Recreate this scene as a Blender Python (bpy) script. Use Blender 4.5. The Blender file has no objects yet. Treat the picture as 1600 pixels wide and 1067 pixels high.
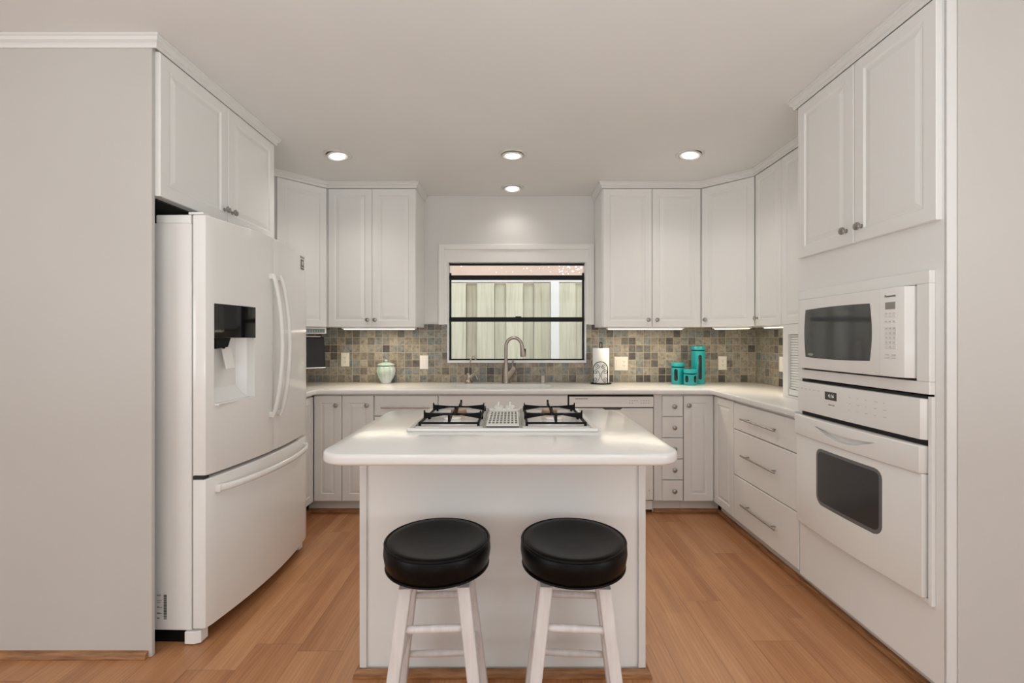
import bpy, bmesh, math, random
from mathutils import Matrix, Vector

random.seed(7)
S = bpy.context.scene
C = S.collection
PI = math.pi

# ------------------------------------------------------------------ camera, world, exposure
cam_data = bpy.data.cameras.new('camera')
cam_data.sensor_width = 36.0
cam_data.lens = 720.0 / 1600.0 * 36.0
cam_data.shift_y = -3.5 / 1600.0
cam_data.clip_start = 0.02
cam = bpy.data.objects.new('camera', cam_data)
C.objects.link(cam)
cam.location = (0, 0, 1.279)
cam.rotation_euler = (PI / 2, 0, 0)
S.camera = cam

S.view_settings.view_transform = 'Standard'
S.view_settings.look = 'None'
S.view_settings.gamma = 1.0
S.view_settings.use_curve_mapping = False
S.view_settings.exposure = 0.0

world = bpy.data.worlds.new('sky')
S.world = world
world.use_nodes = True
bg = world.node_tree.nodes['Background']
bg.inputs[0].default_value = (0.94, 0.97, 1.0, 1)
bg.inputs[1].default_value = 2.5


def area(name, loc, rot, sx, sy, power, col=(1, 1, 1), spread=180):
    l = bpy.data.lights.new(name, 'AREA')
    l.shape = 'RECTANGLE'
    l.size, l.size_y = sx, sy
    l.energy = power
    l.color = col
    l.spread = math.radians(spread)
    o = bpy.data.objects.new(name, l)
    o.location = loc
    o.rotation_euler = rot
    C.objects.link(o)
    return o


def spot(name, loc, power, col=(1.0, 0.93, 0.83), size=140):
    l = bpy.data.lights.new(name, 'SPOT')
    l.energy = power
    l.color = col
    l.spot_size = math.radians(size)
    l.spot_blend = 1.0
    l.shadow_soft_size = 0.05
    o = bpy.data.objects.new(name, l)
    o.location = loc
    C.objects.link(o)
    return o


# added fill lamps out of frame; none stands for a known source
area('added_uplight_fill', (0.0, -0.6, 0.88), (PI, 0, 0), 3.0, 0.9, 66, (0.86, 0.96, 1.0))  # added fill thrown up at the ceiling, no lamp known there
for sx in (-1, 1):
    area('added_side_fill', (sx * 4.43, -2.0, 1.35), (PI / 2, 0, sx * PI / 2), 2.8, 1.7, 32, (0.86, 0.96, 1.0))  # added fill lamps in side wall openings cut for them
area('added_rear_fill', (0.0, -4.03, 1.2), (PI / 2, 0, 0), 5.2, 2.1, 5, (0.86, 0.96, 1.0))  # added frontal fill in an opening cut in the rear wall
for lx, ly, e in ((-1.7, -1.5, 22), (1.7, -1.5, 22), (-0.75, 0.75, 9), (0.75, 0.75, 9)):
    spot('added_overhead_fill', (lx, ly, 2.46), e, (0.90, 0.97, 1.0))  # added overhead fill, no such lamps in view


# ------------------------------------------------------------------ materials
def principled(name, col, rough=0.5, metal=0.0, spec=0.5, coat=0.0):
    m = bpy.data.materials.new(name)
    m.use_nodes = True
    b = m.node_tree.nodes['Principled BSDF']
    b.inputs['Base Color'].default_value = (*col, 1)
    b.inputs['Roughness'].default_value = rough
    b.inputs['Metallic'].default_value = metal
    b.inputs['Specular IOR Level'].default_value = spec
    b.inputs['Coat Weight'].default_value = coat
    return m


class NT:
    def __init__(s, m):
        s.t = m.node_tree
        s.b = s.t.nodes['Principled BSDF']

    def n(s, typ, **kw):
        nd = s.t.nodes.new(typ)
        for k, v in kw.items():
            setattr(nd, k, v)
        return nd

    def l(s, a, b):
        s.t.links.new(a, b)

    def math(s, op, a, b=None):
        nd = s.n('ShaderNodeMath', operation=op)
        for i, v in enumerate((a, b)):
            if v is None:
                continue
            if isinstance(v, (int, float)):
                nd.inputs[i].default_value = v
            else:
                s.l(v, nd.inputs[i])
        return nd.outputs[0]

    def noise(s, vec, scale, detail=3, rough=0.5, dims='3D'):
        nd = s.n('ShaderNodeTexNoise')
        nd.inputs['Scale'].default_value = scale
        nd.inputs['Detail'].default_value = detail
        nd.inputs['Roughness'].default_value = rough
        if vec is not None:
            s.l(vec, nd.inputs['Vector'])
        return nd.outputs['Fac']

    def ramp(s, fac, stops, interp='LINEAR'):
        nd = s.n('ShaderNodeValToRGB')
        cr = nd.color_ramp
        cr.interpolation = interp
        while len(cr.elements) < len(stops):
            cr.elements.new(0.5)
        for e, (p, c) in zip(cr.elements, stops):
            e.position = p
            e.color = (*c, 1)
        s.l(fac, nd.inputs[0])
        return nd.outputs[0]

    def mix(s, fac, a, b, mode='MIX'):
        nd = s.n('ShaderNodeMix', data_type='RGBA', blend_type=mode)
        if isinstance(fac, (int, float)):
            nd.inputs[0].default_value = fac
        else:
            s.l(fac, nd.inputs[0])
        for i, v in ((6, a), (7, b)):
            if isinstance(v, tuple):
                nd.inputs[i].default_value = (*v, 1)
            else:
                s.l(v, nd.inputs[i])
        return nd.outputs[2]

    def bump(s, h, strength=0.2, dist=0.002):
        nd = s.n('ShaderNodeBump')
        nd.inputs['Strength'].default_value = strength
        nd.inputs['Distance'].default_value = dist
        s.l(h, nd.inputs['Height'])
        s.l(nd.outputs[0], s.b.inputs['Normal'])

    def coord(s):
        return s.n('ShaderNodeTexCoord').outputs['Object']

    def mapped(s, vec, sc):
        nd = s.n('ShaderNodeMapping')
        nd.inputs['Scale'].default_value = sc
        s.l(vec, nd.inputs['Vector'])
        return nd.outputs[0]


def srgb(r, g, b):
    f = lambda c: ((c / 255 + 0.055) / 1.055) ** 2.4 if c > 10 else c / 255 / 12.92
    return (f(r), f(g), f(b))


def painted(name, col, rough, bump=0.0, scale=60, var=0.02, spec=0.5):
    m = principled(name, col, rough, spec=spec)
    t = NT(m)
    co = t.coord()
    f = t.noise(co, 1.7, 3)
    c2 = tuple(min(1, c * (1 + var)) for c in col)
    c1 = tuple(c * (1 - var) for c in col)
    t.l(t.ramp(f, [(0.3, c1), (0.7, c2)]), t.b.inputs['Base Color'])
    if bump:
        t.bump(t.noise(co, scale, 4), bump, 0.001)
    return m


M = {}
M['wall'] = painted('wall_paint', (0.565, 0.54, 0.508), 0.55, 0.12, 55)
M['wall_lit'] = painted('wall_paint_lit', (0.72, 0.71, 0.69), 0.5, 0.1, 55)  # same wall paint, lightened in colour to read as better lit
M['ceiling'] = painted('ceiling_paint', (0.79, 0.785, 0.77), 0.6, 0.15, 40)
M['cab'] = painted('white_thermofoil', (0.84, 0.83, 0.81), 0.33, 0.03, 120, 0.01)
M['trim'] = painted('trim_paint', (0.76, 0.75, 0.73), 0.4, 0, 40, 0.01)
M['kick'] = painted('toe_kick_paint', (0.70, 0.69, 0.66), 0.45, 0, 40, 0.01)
M['fridge'] = painted('appliance_white', (0.85, 0.84, 0.815), 0.12, 0, 40, 0.005)
M['fridge_side'] = painted('textured_appliance_white', (0.80, 0.785, 0.76), 0.4, 0.12, 400, 0.01)
M['appl'] = painted('oven_white', (0.85, 0.84, 0.815), 0.22, 0, 40, 0.005)
M['counter'] = painted('white_solid_surface', (0.80, 0.79, 0.77), 0.16, 0, 40, 0.012)
M['ceramic'] = painted('white_enamel', (0.82, 0.80, 0.77), 0.2, 0, 40, 0.01)
M['nickel'] = principled('satin_nickel', (0.40, 0.38, 0.36), 0.32, 1.0)
M['bronze'] = principled('brushed_bronze_nickel', (0.42, 0.37, 0.33), 0.3, 1.0)
M['alu'] = principled('light_aluminium', (0.70, 0.70, 0.70), 0.4, 0.4)
M['blackframe'] = principled('black_aluminium', (0.008, 0.008, 0.009), 0.4, spec=0.2)
M['black'] = principled('matt_black_iron', (0.005, 0.005, 0.005), 0.5, spec=0.15)
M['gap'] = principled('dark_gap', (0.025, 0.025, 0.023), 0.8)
M['blackgloss'] = principled('black_glass', (0.006, 0.006, 0.007), 0.05)
M['ovenglass'] = principled('smoked_oven_glass', (0.042, 0.043, 0.045), 0.08)
M['ovenborder'] = principled('grey_printed_border', (0.14, 0.145, 0.15), 0.15)
M['mark'] = principled('grey_print', (0.42, 0.41, 0.39), 0.5)
M['faint'] = principled('faint_print', (0.62, 0.61, 0.59), 0.4)
M['mwglass'] = principled('smoked_microwave_glass', (0.075, 0.076, 0.08), 0.06)
M['ink'] = principled('dark_print', (0.06, 0.06, 0.055), 0.5)
M['lcd'] = principled('lcd_grey', (0.30, 0.29, 0.26), 0.3)
M['lcdoff'] = principled('display_dark', (0.07, 0.068, 0.06), 0.2)
M['paper'] = painted('white_paper', (0.84, 0.83, 0.81), 0.85, 0.3, 300, 0.02)
M['plate'] = principled('almond_plastic', (0.75, 0.71, 0.63), 0.35)
M['plate_white'] = principled('white_plastic', (0.78, 0.76, 0.73), 0.35)
M['teal'] = painted('teal_enamel', srgb(24, 152, 154), 0.35, 0, 30, 0.06)
M['slot'] = principled('dark_canister_glass', (0.012, 0.014, 0.013), 0.08)
M['brass'] = principled('tarnished_burner', (0.42, 0.30, 0.20), 0.45, 0.5)
M['stucco'] = painted('peach_stucco', (0.52, 0.385, 0.30), 0.9, 0.3, 40, 0.08)
M['whitepost'] = painted('white_fence_paint', (0.82, 0.84, 0.84), 0.6)
M['ground'] = painted('bare_ground', (0.35, 0.32, 0.27), 0.9)

# leather
m = principled('black_leather', (0.003, 0.0027, 0.0027), 0.30, spec=0.15)
t = NT(m)
co = t.coord()
v = t.n('ShaderNodeTexVoronoi')
v.inputs['Scale'].default_value = 420
t.l(co, v.inputs['Vector'])
t.bump(t.math('ADD', v.outputs['Distance'], t.math('MULTIPLY', t.noise(co, 18, 3), 2.5)), 0.25, 0.0012)
M['leather'] = m

# white-washed wood for the stool legs
m = principled('whitewashed_wood', (0.7, 0.65, 0.63), 0.4)
t = NT(m)
co = t.coord()
f = t.noise(t.mapped(co, (60, 60, 4)), 1.0, 5)
t.l(t.ramp(f, [(0.3, (0.64, 0.585, 0.565)), (0.7, (0.74, 0.70, 0.68))]), t.b.inputs['Base Color'])
M['stoolwood'] = m

# oak shoe mould
m = principled('oak_mould', (0.3, 0.17, 0.08), 0.4)
t = NT(m)
co = t.coord()
f = t.noise(t.mapped(co, (7, 7, 90)), 1.0, 6, 0.65)
t.l(t.ramp(f, [(0.3, srgb(104, 64, 34)), (0.5, srgb(150, 102, 60)), (0.7, srgb(180, 130, 84))]), t.b.inputs['Base Color'])
M['oak'] = m


def plank_material():
    m = principled('oak_laminate_planks', (0.4, 0.2, 0.1), 0.33)
    t = NT(m)
    co = t.coord()
    sep = t.n('ShaderNodeSeparateXYZ')
    t.l(co, sep.inputs[0])
    W, L = 0.19, 1.28
    u = t.math('DIVIDE', t.math('ADD', sep.outputs[0], 20.07), W)
    iu = t.math('FLOOR', u)
    wn = t.n('ShaderNodeTexWhiteNoise', noise_dimensions='1D')
    t.l(iu, wn.inputs['W'])
    vv = t.math('ADD', t.math('DIVIDE', sep.outputs[1], L), t.math('MULTIPLY', wn.outputs[0], 7.3))
    iv = t.math('FLOOR', vv)
    comb = t.n('ShaderNodeCombineXYZ')
    t.l(iu, comb.inputs[0])
    t.l(iv, comb.inputs[1])
    cell = t.n('ShaderNodeTexWhiteNoise', noise_dimensions='2D')
    t.l(comb.outputs[0], cell.inputs['Vector'])
    # strips inside each plank
    u3 = t.math('FLOOR', t.math('MULTIPLY', u, 3.0))
    comb3 = t.n('ShaderNodeCombineXYZ')
    t.l(u3, comb3.inputs[0])
    t.l(t.math('FLOOR', t.math('MULTIPLY', vv, 2.0)), comb3.inputs[1])
    cell3 = t.n('ShaderNodeTexWhiteNoise', noise_dimensions='2D')
    t.l(comb3.outputs[0], cell3.inputs['Vector'])
    # grain
    off = t.n('ShaderNodeVectorMath', operation='MULTIPLY')
    t.l(cell.outputs['Color'], off.inputs[0])
    off.inputs[1].default_value = (13, 17, 5)
    add = t.n('ShaderNodeVectorMath', operation='ADD')
    t.l(co, add.inputs[0])
    t.l(off.outputs[0], add.inputs[1])
    g1 = t.noise(t.mapped(add.outputs[0], (16, 0.9, 1)), 1.0, 5, 0.6)
    g2 = t.noise(t.mapped(add.outputs[0], (110, 4.0, 1)), 1.0, 4, 0.6)
    wv = t.n('ShaderNodeTexWave', wave_type='BANDS', bands_direction='X')
    wv.inputs['Scale'].default_value = 9
    wv.inputs['Distortion'].default_value = 9
    wv.inputs['Detail'].default_value = 3
    wv.inputs['Detail Scale'].default_value = 1.2
    t.l(t.mapped(add.outputs[0], (2.2, 0.22, 1)), wv.inputs['Vector'])
    base = t.ramp(g1, [(0.25, srgb(146, 92, 56)), (0.5, srgb(186, 130, 86)), (0.75, srgb(214, 162, 116))])
    c = t.mix(t.math('MULTIPLY', wv.outputs['Fac'], 0.38), base, srgb(136, 80, 46))
    c = t.mix(t.math('MULTIPLY', t.math('GREATER_THAN', g2, 0.56), 0.24), c, srgb(110, 64, 38))
    c = t.mix(0.34, c, t.ramp(cell.outputs['Value'], [(0, srgb(150, 92, 56)), (0.5, srgb(188, 128, 84)), (1, srgb(216, 164, 118))]))
    c = t.mix(0.20, c, t.ramp(cell3.outputs['Value'], [(0, srgb(138, 82, 50)), (1, srgb(224, 168, 122))]))
    fu = t.math('FRACT', u)
    fv = t.math('FRACT', vv)
    seam = t.math('MAXIMUM', t.math('LESS_THAN', fu, 0.012), t.math('LESS_THAN', fv, 0.0016))
    c = t.mix(t.math('MULTIPLY', seam, 0.55), c, srgb(84, 48, 28))
    t.l(c, t.b.inputs['Base Color'])
    t.bump(g2, 0.05, 0.001)
    return m


M['floor'] = plank_material()


def tile_material(name, axis):
    m = principled(name, (0.2, 0.18, 0.14), 0.5)
    t = NT(m)
    co = t.coord()
    sep = t.n('ShaderNodeSeparateXYZ')
    t.l(co, sep.inputs[0])
    P = 0.0633
    u = t.math('DIVIDE', t.math('ADD', sep.outputs[axis], 6.3 + 1.5735), P)
    v = t.math('DIVIDE', t.math('SUBTRACT', sep.outputs[2], 0.914 - P * 4), P)
    iu, iv = t.math('FLOOR', u), t.math('FLOOR', v)
    comb = t.n('ShaderNodeCombineXYZ')
    t.l(iu, comb.inputs[0])
    t.l(iv, comb.inputs[1])
    cell = t.n('ShaderNodeTexWhiteNoise', noise_dimensions='2D')
    t.l(comb.outputs[0], cell.inputs['Vector'])
    col = t.ramp(cell.outputs['Value'], [
        (0.0, srgb(78, 74, 73)), (0.10, srgb(106, 102, 97)), (0.25, srgb(134, 128, 117)), (0.42, srgb(154, 147, 133)),
        (0.56, srgb(142, 143, 137)), (0.66, srgb(122, 130, 131)), (0.74, srgb(146, 140, 127)), (0.9, srgb(170, 162, 145)), (1.0, srgb(116, 122, 125))])
    off = t.n('ShaderNodeVectorMath', operation='MULTIPLY')
    t.l(cell.outputs['Color'], off.inputs[0])
    off.inputs[1].default_value = (9, 9, 9)
    add = t.n('ShaderNodeVectorMath', operation='ADD')
    t.l(co, add.inputs[0])
    t.l(off.outputs[0], add.inputs[1])
    g = t.noise(add.outputs[0], 32, 6, 0.68)
    col = t.mix(0.9, col, t.ramp(g, [(0.3, (0.40, 0.38, 0.36)), (0.52, (0.95, 0.95, 0.95)), (0.75, (1.3, 1.28, 1.2))]), 'MULTIPLY')
    g2 = t.noise(add.outputs[0], 60, 3, 0.6)
    vein = t.math('LESS_THAN', t.math('ABSOLUTE', t.math('SUBTRACT', g2, 0.5)), 0.012)
    col = t.mix(t.math('MULTIPLY', vein, 0.45), col, srgb(60, 50, 42))
    fu, fv = t.math('FRACT', u), t.math('FRACT', v)
    du = t.math('MINIMUM', fu, t.math('SUBTRACT', 1.0, fu))
    dv = t.math('MINIMUM', fv, t.math('SUBTRACT', 1.0, fv))
    d = t.math('MINIMUM', du, dv)
    grout = t.math('LESS_THAN', d, 0.034)
    col = t.mix(grout, col, srgb(172, 155, 130))
    t.l(col, t.b.inputs['Base Color'])
    h = t.math('ADD', t.math('MULTIPLY', t.math('MINIMUM', d, 0.06), 12.0), t.math('MULTIPLY', g, 0.35))
    t.bump(h, 0.5, 0.002)
    return m


M['tile_back'] = tile_material('slate_mosaic_back', 0)
M['tile_side'] = tile_material('slate_mosaic_side', 1)

# weathered fence boards
m = principled('weathered_fence_wood', (0.5, 0.5, 0.4), 0.8)
t = NT(m)
oi = t.n('ShaderNodeObjectInfo')
co = t.coord()
off = t.n('ShaderNodeVectorMath', operation='ADD')
t.l(co, off.inputs[0])
sc_ = t.math('MULTIPLY', oi.outputs['Random'], 30)
t.l(sc_, off.inputs[1])
f = t.noise(t.mapped(off.outputs[0], (30, 30, 1.4)), 1.0, 6, 0.7)
c = t.ramp(f, [(0.3, srgb(150, 145, 118)), (0.5, srgb(206, 204, 182)), (0.7, srgb(228, 226, 206))])
c = t.mix(0.5, c, t.ramp(oi.outputs['Random'], [(0, srgb(166, 158, 130)), (0.5, srgb(205, 205, 182)), (1, srgb(214, 214, 190))]))
t.l(c, t.b.inputs['Base Color'])
M['fence'] = m

# celadon glaze for the ginger jar
m = principled('celadon_glaze', (0.5, 0.6, 0.55), 0.22)
t = NT(m)
f = t.noise(t.coord(), 9, 3)
t.l(t.ramp(f, [(0.35, srgb(160, 182, 170)), (0.6, srgb(198, 206, 202))]), t.b.inputs['Base Color'])
M['celadon'] = m

# clear pane
m = bpy.data.materials.new('clear_pane')
m.use_nodes = True
nt = m.node_tree
nt.nodes.remove(nt.nodes['Principled BSDF'])
tr = nt.nodes.new('ShaderNodeBsdfTransparent')
gl = nt.nodes.new('ShaderNodeBsdfGlossy')
gl.inputs['Roughness'].default_value = 0.0
fr = nt.nodes.new('ShaderNodeFresnel')
fr.inputs[0].default_value = 1.45
mx = nt.nodes.new('ShaderNodeMixShader')
nt.links.new(fr.outputs[0], mx.inputs[0])
nt.links.new(tr.outputs[0], mx.inputs[1])
nt.links.new(gl.outputs[0], mx.inputs[2])
nt.links.new(mx.outputs[0], nt.nodes['Material Output'].inputs[0])
M['pane'] = m


def emitter(name, col, s):
    m = bpy.data.materials.new(name)
    m.use_nodes = True
    b = m.node_tree.nodes['Principled BSDF']
    b.inputs['Base Color'].default_value = (0.8, 0.8, 0.8, 1)
    b.inputs['Emission Color'].default_value = (*col, 1)
    b.inputs['Emission Strength'].default_value = s
    return m


M['bulb'] = emitter('lamp_lens', (1.0, 0.97, 0.93), 5.0)
M['strip'] = emitter('strip_diffuser', (1.0, 0.90, 0.72), 3.0)
M['digits'] = emitter('clock_digits', (0.75, 0.75, 0.68), 0.22)


# ------------------------------------------------------------------ mesh helpers
class MB:
    def __init__(s):
        s.bm = bmesh.new()

    def merge(s, other):
        me = bpy.data.meshes.new('tmp')
        other.to_mesh(me)
        other.free()
        s.bm.from_mesh(me)
        bpy.data.meshes.remove(me)
        return s

    def box(s, x0, x1, y0, y1, z0, z1, bev=0.0, seg=2, M4=None):
        b = bmesh.new()
        bmesh.ops.create_cube(b, size=1)
        for v in b.verts:
            v.co = Vector(((x0 + x1) / 2 + v.co.x * (x1 - x0), (y0 + y1) / 2 + v.co.y * (y1 - y0), (z0 + z1) / 2 + v.co.z * (z1 - z0)))
        if bev:
            bmesh.ops.bevel(b, geom=list(b.edges), offset=bev, segments=seg, profile=0.5, affect='EDGES')
        if M4 is not None:
            b.transform(M4)
        return s.merge(b)

    def loft(s, rings, close_u=True, cap0=True, cap1=True):
        bm = s.bm
        R = [[bm.verts.new(p) for p in r] for r in rings]
        n = len(R[0])
        for a, b in zip(R, R[1:]):
            for i in range(n if close_u else n - 1):
                j = (i + 1) % n
                try:
                    bm.faces.new((a[i], a[j], b[j], b[i]))
                except ValueError:
                    pass
        if cap0:
            bm.faces.new(list(reversed(R[0])))
        if cap1:
            bm.faces.new(R[-1])
        return s

    def cyl(s, p0, p1, r0, r1=None, n=24, M4=None):
        p0, p1 = Vector(p0), Vector(p1)
        if r1 is None:
            r1 = r0
        d = (p1 - p0).normalized()
        a = d.orthogonal().normalized()
        b = d.cross(a)
        ring = lambda p, r: [p + a * (r * math.cos(2 * PI * i / n)) + b * (r * math.sin(2 * PI * i / n)) for i in range(n)]
        return s.loft([ring(p0, r0), ring(p1, r1)])

    def tube(s, pts, r, n=10, closed=False):
        P = [Vector(p) for p in pts]
        rs = r if isinstance(r, (list, tuple)) else [r] * len(P)
        rings = []
        prev = None
        for i, p in enumerate(P):
            if closed:
                d = (P[(i + 1) % len(P)] - P[i - 1]).normalized()
            else:
                d = (P[min(i + 1, len(P) - 1)] - P[max(i - 1, 0)]).normalized()
            if prev is None:
                a = d.orthogonal().normalized()
            else:
                a = (prev - d * prev.dot(d)).normalized()
            prev = a
            b = d.cross(a)
            rings.append([p + a * (rs[i] * math.cos(2 * PI * k / n)) + b * (rs[i] * math.sin(2 * PI * k / n)) for k in range(n)])
        if closed:
            return s.loft(rings + [rings[0]], cap0=False, cap1=False)
        return s.loft(rings)

    def lathe(s, prof, c=(0, 0, 0), axis='Z', n=32, M4=None):
        rings = []
        for r, h in prof:
            r = max(r, 1e-5)
            ring = []
            for i in range(n):
                a = 2 * PI * i / n
                if axis == 'Z':
                    p = Vector((r * math.cos(a), r * math.sin(a), h))
                elif axis == '-Y':
                    p = Vector((r * math.cos(a), -h, r * math.sin(a)))
                else:
                    p = Vector((h, r * math.cos(a), r * math.sin(a)))
                p = (M4 @ p) if M4 is not None else p
                ring.append(p + Vector(c))
            rings.append(ring)
        return s.loft(rings)

    def prism(s, pts, z0, z1, bev=0.0, seg=3, M4=None):
        b = bmesh.new()
        lo = [b.verts.new((p[0], p[1], z0)) for p in pts]
        hi = [b.verts.new((p[0], p[1], z1)) for p in pts]
        b.faces.new(list(reversed(lo)))
        b.faces.new(hi)
        n = len(pts)
        for i in range(n):
            j = (i + 1) % n
            b.faces.new((lo[i], lo[j], hi[j], hi[i]))
        bmesh.ops.recalc_face_normals(b, faces=list(b.faces))
        if bev:
            es = [e for e in b.edges if abs(e.verts[0].co.z - e.verts[1].co.z) < 1e-7]
            bmesh.ops.bevel(b, geom=es, offset=bev, segments=seg, profile=0.5, affect='EDGES')
        if M4 is not None:
            b.transform(M4)
        return s.merge(b)

    def rings(s, x0, x1, z0, z1, yf, prof):
        """concentric rectangles on a front that faces -y: prof = (inset, depth into the board)"""
        R = []
        for ins, dep in prof:
            y = yf + dep
            R.append([(x0 + ins, y, z0 + ins), (x1 - ins, y, z0 + ins), (x1 - ins, y, z1 - ins), (x0 + ins, y, z1 - ins)])
        return s.loft(R)

    def text(s, body, size, M4, align='CENTER', depth=0.0004):
        cu = bpy.data.curves.new('txt', 'FONT')
        cu.body = body
        cu.size = size
        cu.align_x = align
        cu.align_y = 'CENTER'
        cu.extrude = depth
        cu.resolution_u = 3
        ob = bpy.data.objects.new('txt', cu)
        C.objects.link(ob)
        dg = bpy.context.evaluated_depsgraph_get()
        me = bpy.data.meshes.new_from_object(ob.evaluated_get(dg))
        b = bmesh.new()
        b.from_mesh(me)
        b.transform(M4)
        bpy.data.objects.remove(ob)
        bpy.data.curves.remove(cu)
        bpy.data.meshes.remove(me)
        return s.merge(b)

    def mesh(s, name, smooth=None, recalc=True):
        if recalc:
            bmesh.ops.recalc_face_normals(s.bm, faces=list(s.bm.faces))
        me = bpy.data.meshes.new(name)
        s.bm.to_mesh(me)
        s.bm.free()
        if smooth:
            me.polygons.foreach_set('use_smooth', [True] * len(me.polygons))
            me.set_sharp_from_angle(angle=math.radians(smooth))
        return me

    def build(s, name, mat, parent=None, smooth=None, world=False):
        if world and parent is not None:
            s.bm.transform(root_matrix(parent).inverted())
        me = s.mesh(name, smooth)
        o = bpy.data.objects.new(name, me)
        me.materials.append(M[mat] if isinstance(mat, str) else mat)
        C.objects.link(o)
        if parent is not None:
            o.parent = parent
        return o


def root_matrix(o):
    while o.parent is not None:
        o = o.parent
    return Matrix.Translation(o.location) @ o.rotation_euler.to_matrix().to_4x4()


def tag(o, label, cat, group=None):
    o['label'] = label
    o['category'] = cat
    if group:
        o['group'] = group
    return o


def thing(name, label, cat, loc=(0, 0, 0), rz=0.0, group=None):
    o = bpy.data.objects.new(name, None)
    o.empty_display_size = 0.05
    C.objects.link(o)
    o.location = loc
    o.rotation_euler = (0, 0, math.radians(rz))
    return tag(o, label, cat, group)


def struct(name, mb, mat, parent=None, smooth=None):
    o = mb.build(name, mat, parent, smooth)
    if parent is None:
        o['kind'] = 'structure'
    return o


def front(x, y, z):
    """matrix that stands flat artwork up on a front that faces -y"""
    return Matrix(((1, 0, 0, x), (0, 0, -1, y), (0, 1, 0, z), (0, 0, 0, 1)))


def boolean_cut(o, cutter_mb):
    cme = cutter_mb.mesh('cutter')
    co_ = bpy.data.objects.new('cutter', cme)
    C.objects.link(co_)
    old_parent = o.parent
    o.parent = None
    md = o.modifiers.new('cut', 'BOOLEAN')
    md.operation = 'DIFFERENCE'
    md.solver = 'EXACT'
    md.object = co_
    dg = bpy.context.evaluated_depsgraph_get()
    me = bpy.data.meshes.new_from_object(o.evaluated_get(dg))
    o.modifiers.clear()
    o.data = me
    bpy.data.objects.remove(co_)
    bpy.data.meshes.remove(cme)
    o.parent = old_parent


def strip_plate(P, yf, off, back, cols=20):
    """a closed outline (x, z) laid as a thin plate on the front surface y = yf(x)"""
    x0_, x1_ = min(x for x, z in P), max(x for x, z in P)
    rows = []
    for i in range(cols + 1):
        x = x0_ + (x1_ - x0_) * (0.5 - 0.5 * math.cos(PI * i / cols))
        x = min(max(x + 3.3e-6, x0_ + 1e-5), x1_ - 1e-5)
        ins = [az + (bz - az) * (x - ax) / (bx - ax) for (ax, az), (bx, bz) in zip(P, P[1:] + P[:1]) if (ax - x) * (bx - x) < 0]
        lo, hi = min(ins), max(ins)
        rows.append([(x, yf(x) - off, lo), (x, yf(x) - off, hi), (x, yf(x) + back, hi), (x, yf(x) + back, lo)])
    return MB().loft(rows)


def copy_tree(o, parent=None):
    c = o.copy()
    C.objects.link(c)
    if parent is not None:
        c.parent = parent
    for ch in list(o.children):
        copy_tree(ch, c)
    return c


def rounded_rect(x0, x1, y0, y1, r, n=8):
    pts = []
    for cx, cy, a0 in ((x1 - r, y1 - r, 0), (x0 + r, y1 - r, 90), (x0 + r, y0 + r, 180), (x1 - r, y0 + r, 270)):
        for i in range(n + 1):
            a = math.radians(a0 + 90 * i / n)
            pts.append((cx + r * math.cos(a), cy + r * math.sin(a)))
    return pts


# ------------------------------------------------------------------ room shell
ZC = 2.498
YB = 3.92
struct('floor', MB().box(-4.4, 4.4, -4.2, 4.04, -0.06, 0.0), 'floor')
struct('ceiling', MB().box(-4.4, 4.4, -4.2, 4.04, ZC, ZC + 0.08), 'ceiling')
WX0, WX1, WZ0, WZ1 = -0.549, 0.630, 1.078, 1.935
wb = MB()
wb.box(-2.2, WX0, YB, YB + 0.12, 0, ZC).box(WX1, 2.2, YB, YB + 0.12, 0, ZC)
wb.box(WX0, WX1, YB, YB + 0.12, 0, WZ0).box(WX0, WX1, YB, YB + 0.12, WZ1, ZC)
struct('wall_back', wb, 'wall_lit')
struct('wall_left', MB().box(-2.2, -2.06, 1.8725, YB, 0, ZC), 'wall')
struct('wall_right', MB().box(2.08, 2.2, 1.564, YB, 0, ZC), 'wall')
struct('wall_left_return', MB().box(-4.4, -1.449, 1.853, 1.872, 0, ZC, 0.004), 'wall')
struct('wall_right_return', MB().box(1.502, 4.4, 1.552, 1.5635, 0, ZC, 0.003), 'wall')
for nm, xa, xb, ye in (('wall_left_side', -4.52, -4.4, 1.905), ('wall_right_side', 4.4, 4.52, 1.6)):
    sw = MB().box(xa, xb, -4.2, -3.4, 0, ZC).box(xa, xb, -0.6, ye, 0, ZC)
    sw.box(xa, xb, -3.4, -0.6, 0, 0.5).box(xa, xb, -3.4, -0.6, 2.2, ZC)
    struct(nm, sw, 'wall')
wf = MB()
wf.box(-4.4, -2.6, -4.12, -4.0, 0, ZC).box(2.6, 4.4, -4.12, -4.0, 0, ZC)
wf.box(-2.6, 2.6, -4.12, -4.0, 2.25, ZC).box(-2.6, 2.6, -4.12, -4.0, 0, 0.15)
struct('added_rear_backdrop', MB().box(-6, 6, -6.4, -6.2, -0.3, 3.4), 'kick')  # added unseen backdrop, dims the sky through the rear opening
struct('wall_front', wf, 'wall')

# tiled backsplash as thin slabs on the walls
ZT = 1.406
bs = MB()
bs.box(-2.06, WX0, YB - 0.008, YB, 0.914, ZT).box(WX1, 2.08, YB - 0.008, YB, 0.914, ZT)
bs.box(WX0, WX1, YB - 0.008, YB, 0.914, WZ0)
struct('trim_1', bs, 'tile_back')['label'] = 'slate mosaic tile backsplash on the back wall'
struct('trim_2', MB().box(2.072, 2.08, 2.36, YB - 0.008, 0.914, ZT), 'tile_side')['label'] = 'slate mosaic tile backsplash on the right wall'

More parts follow.
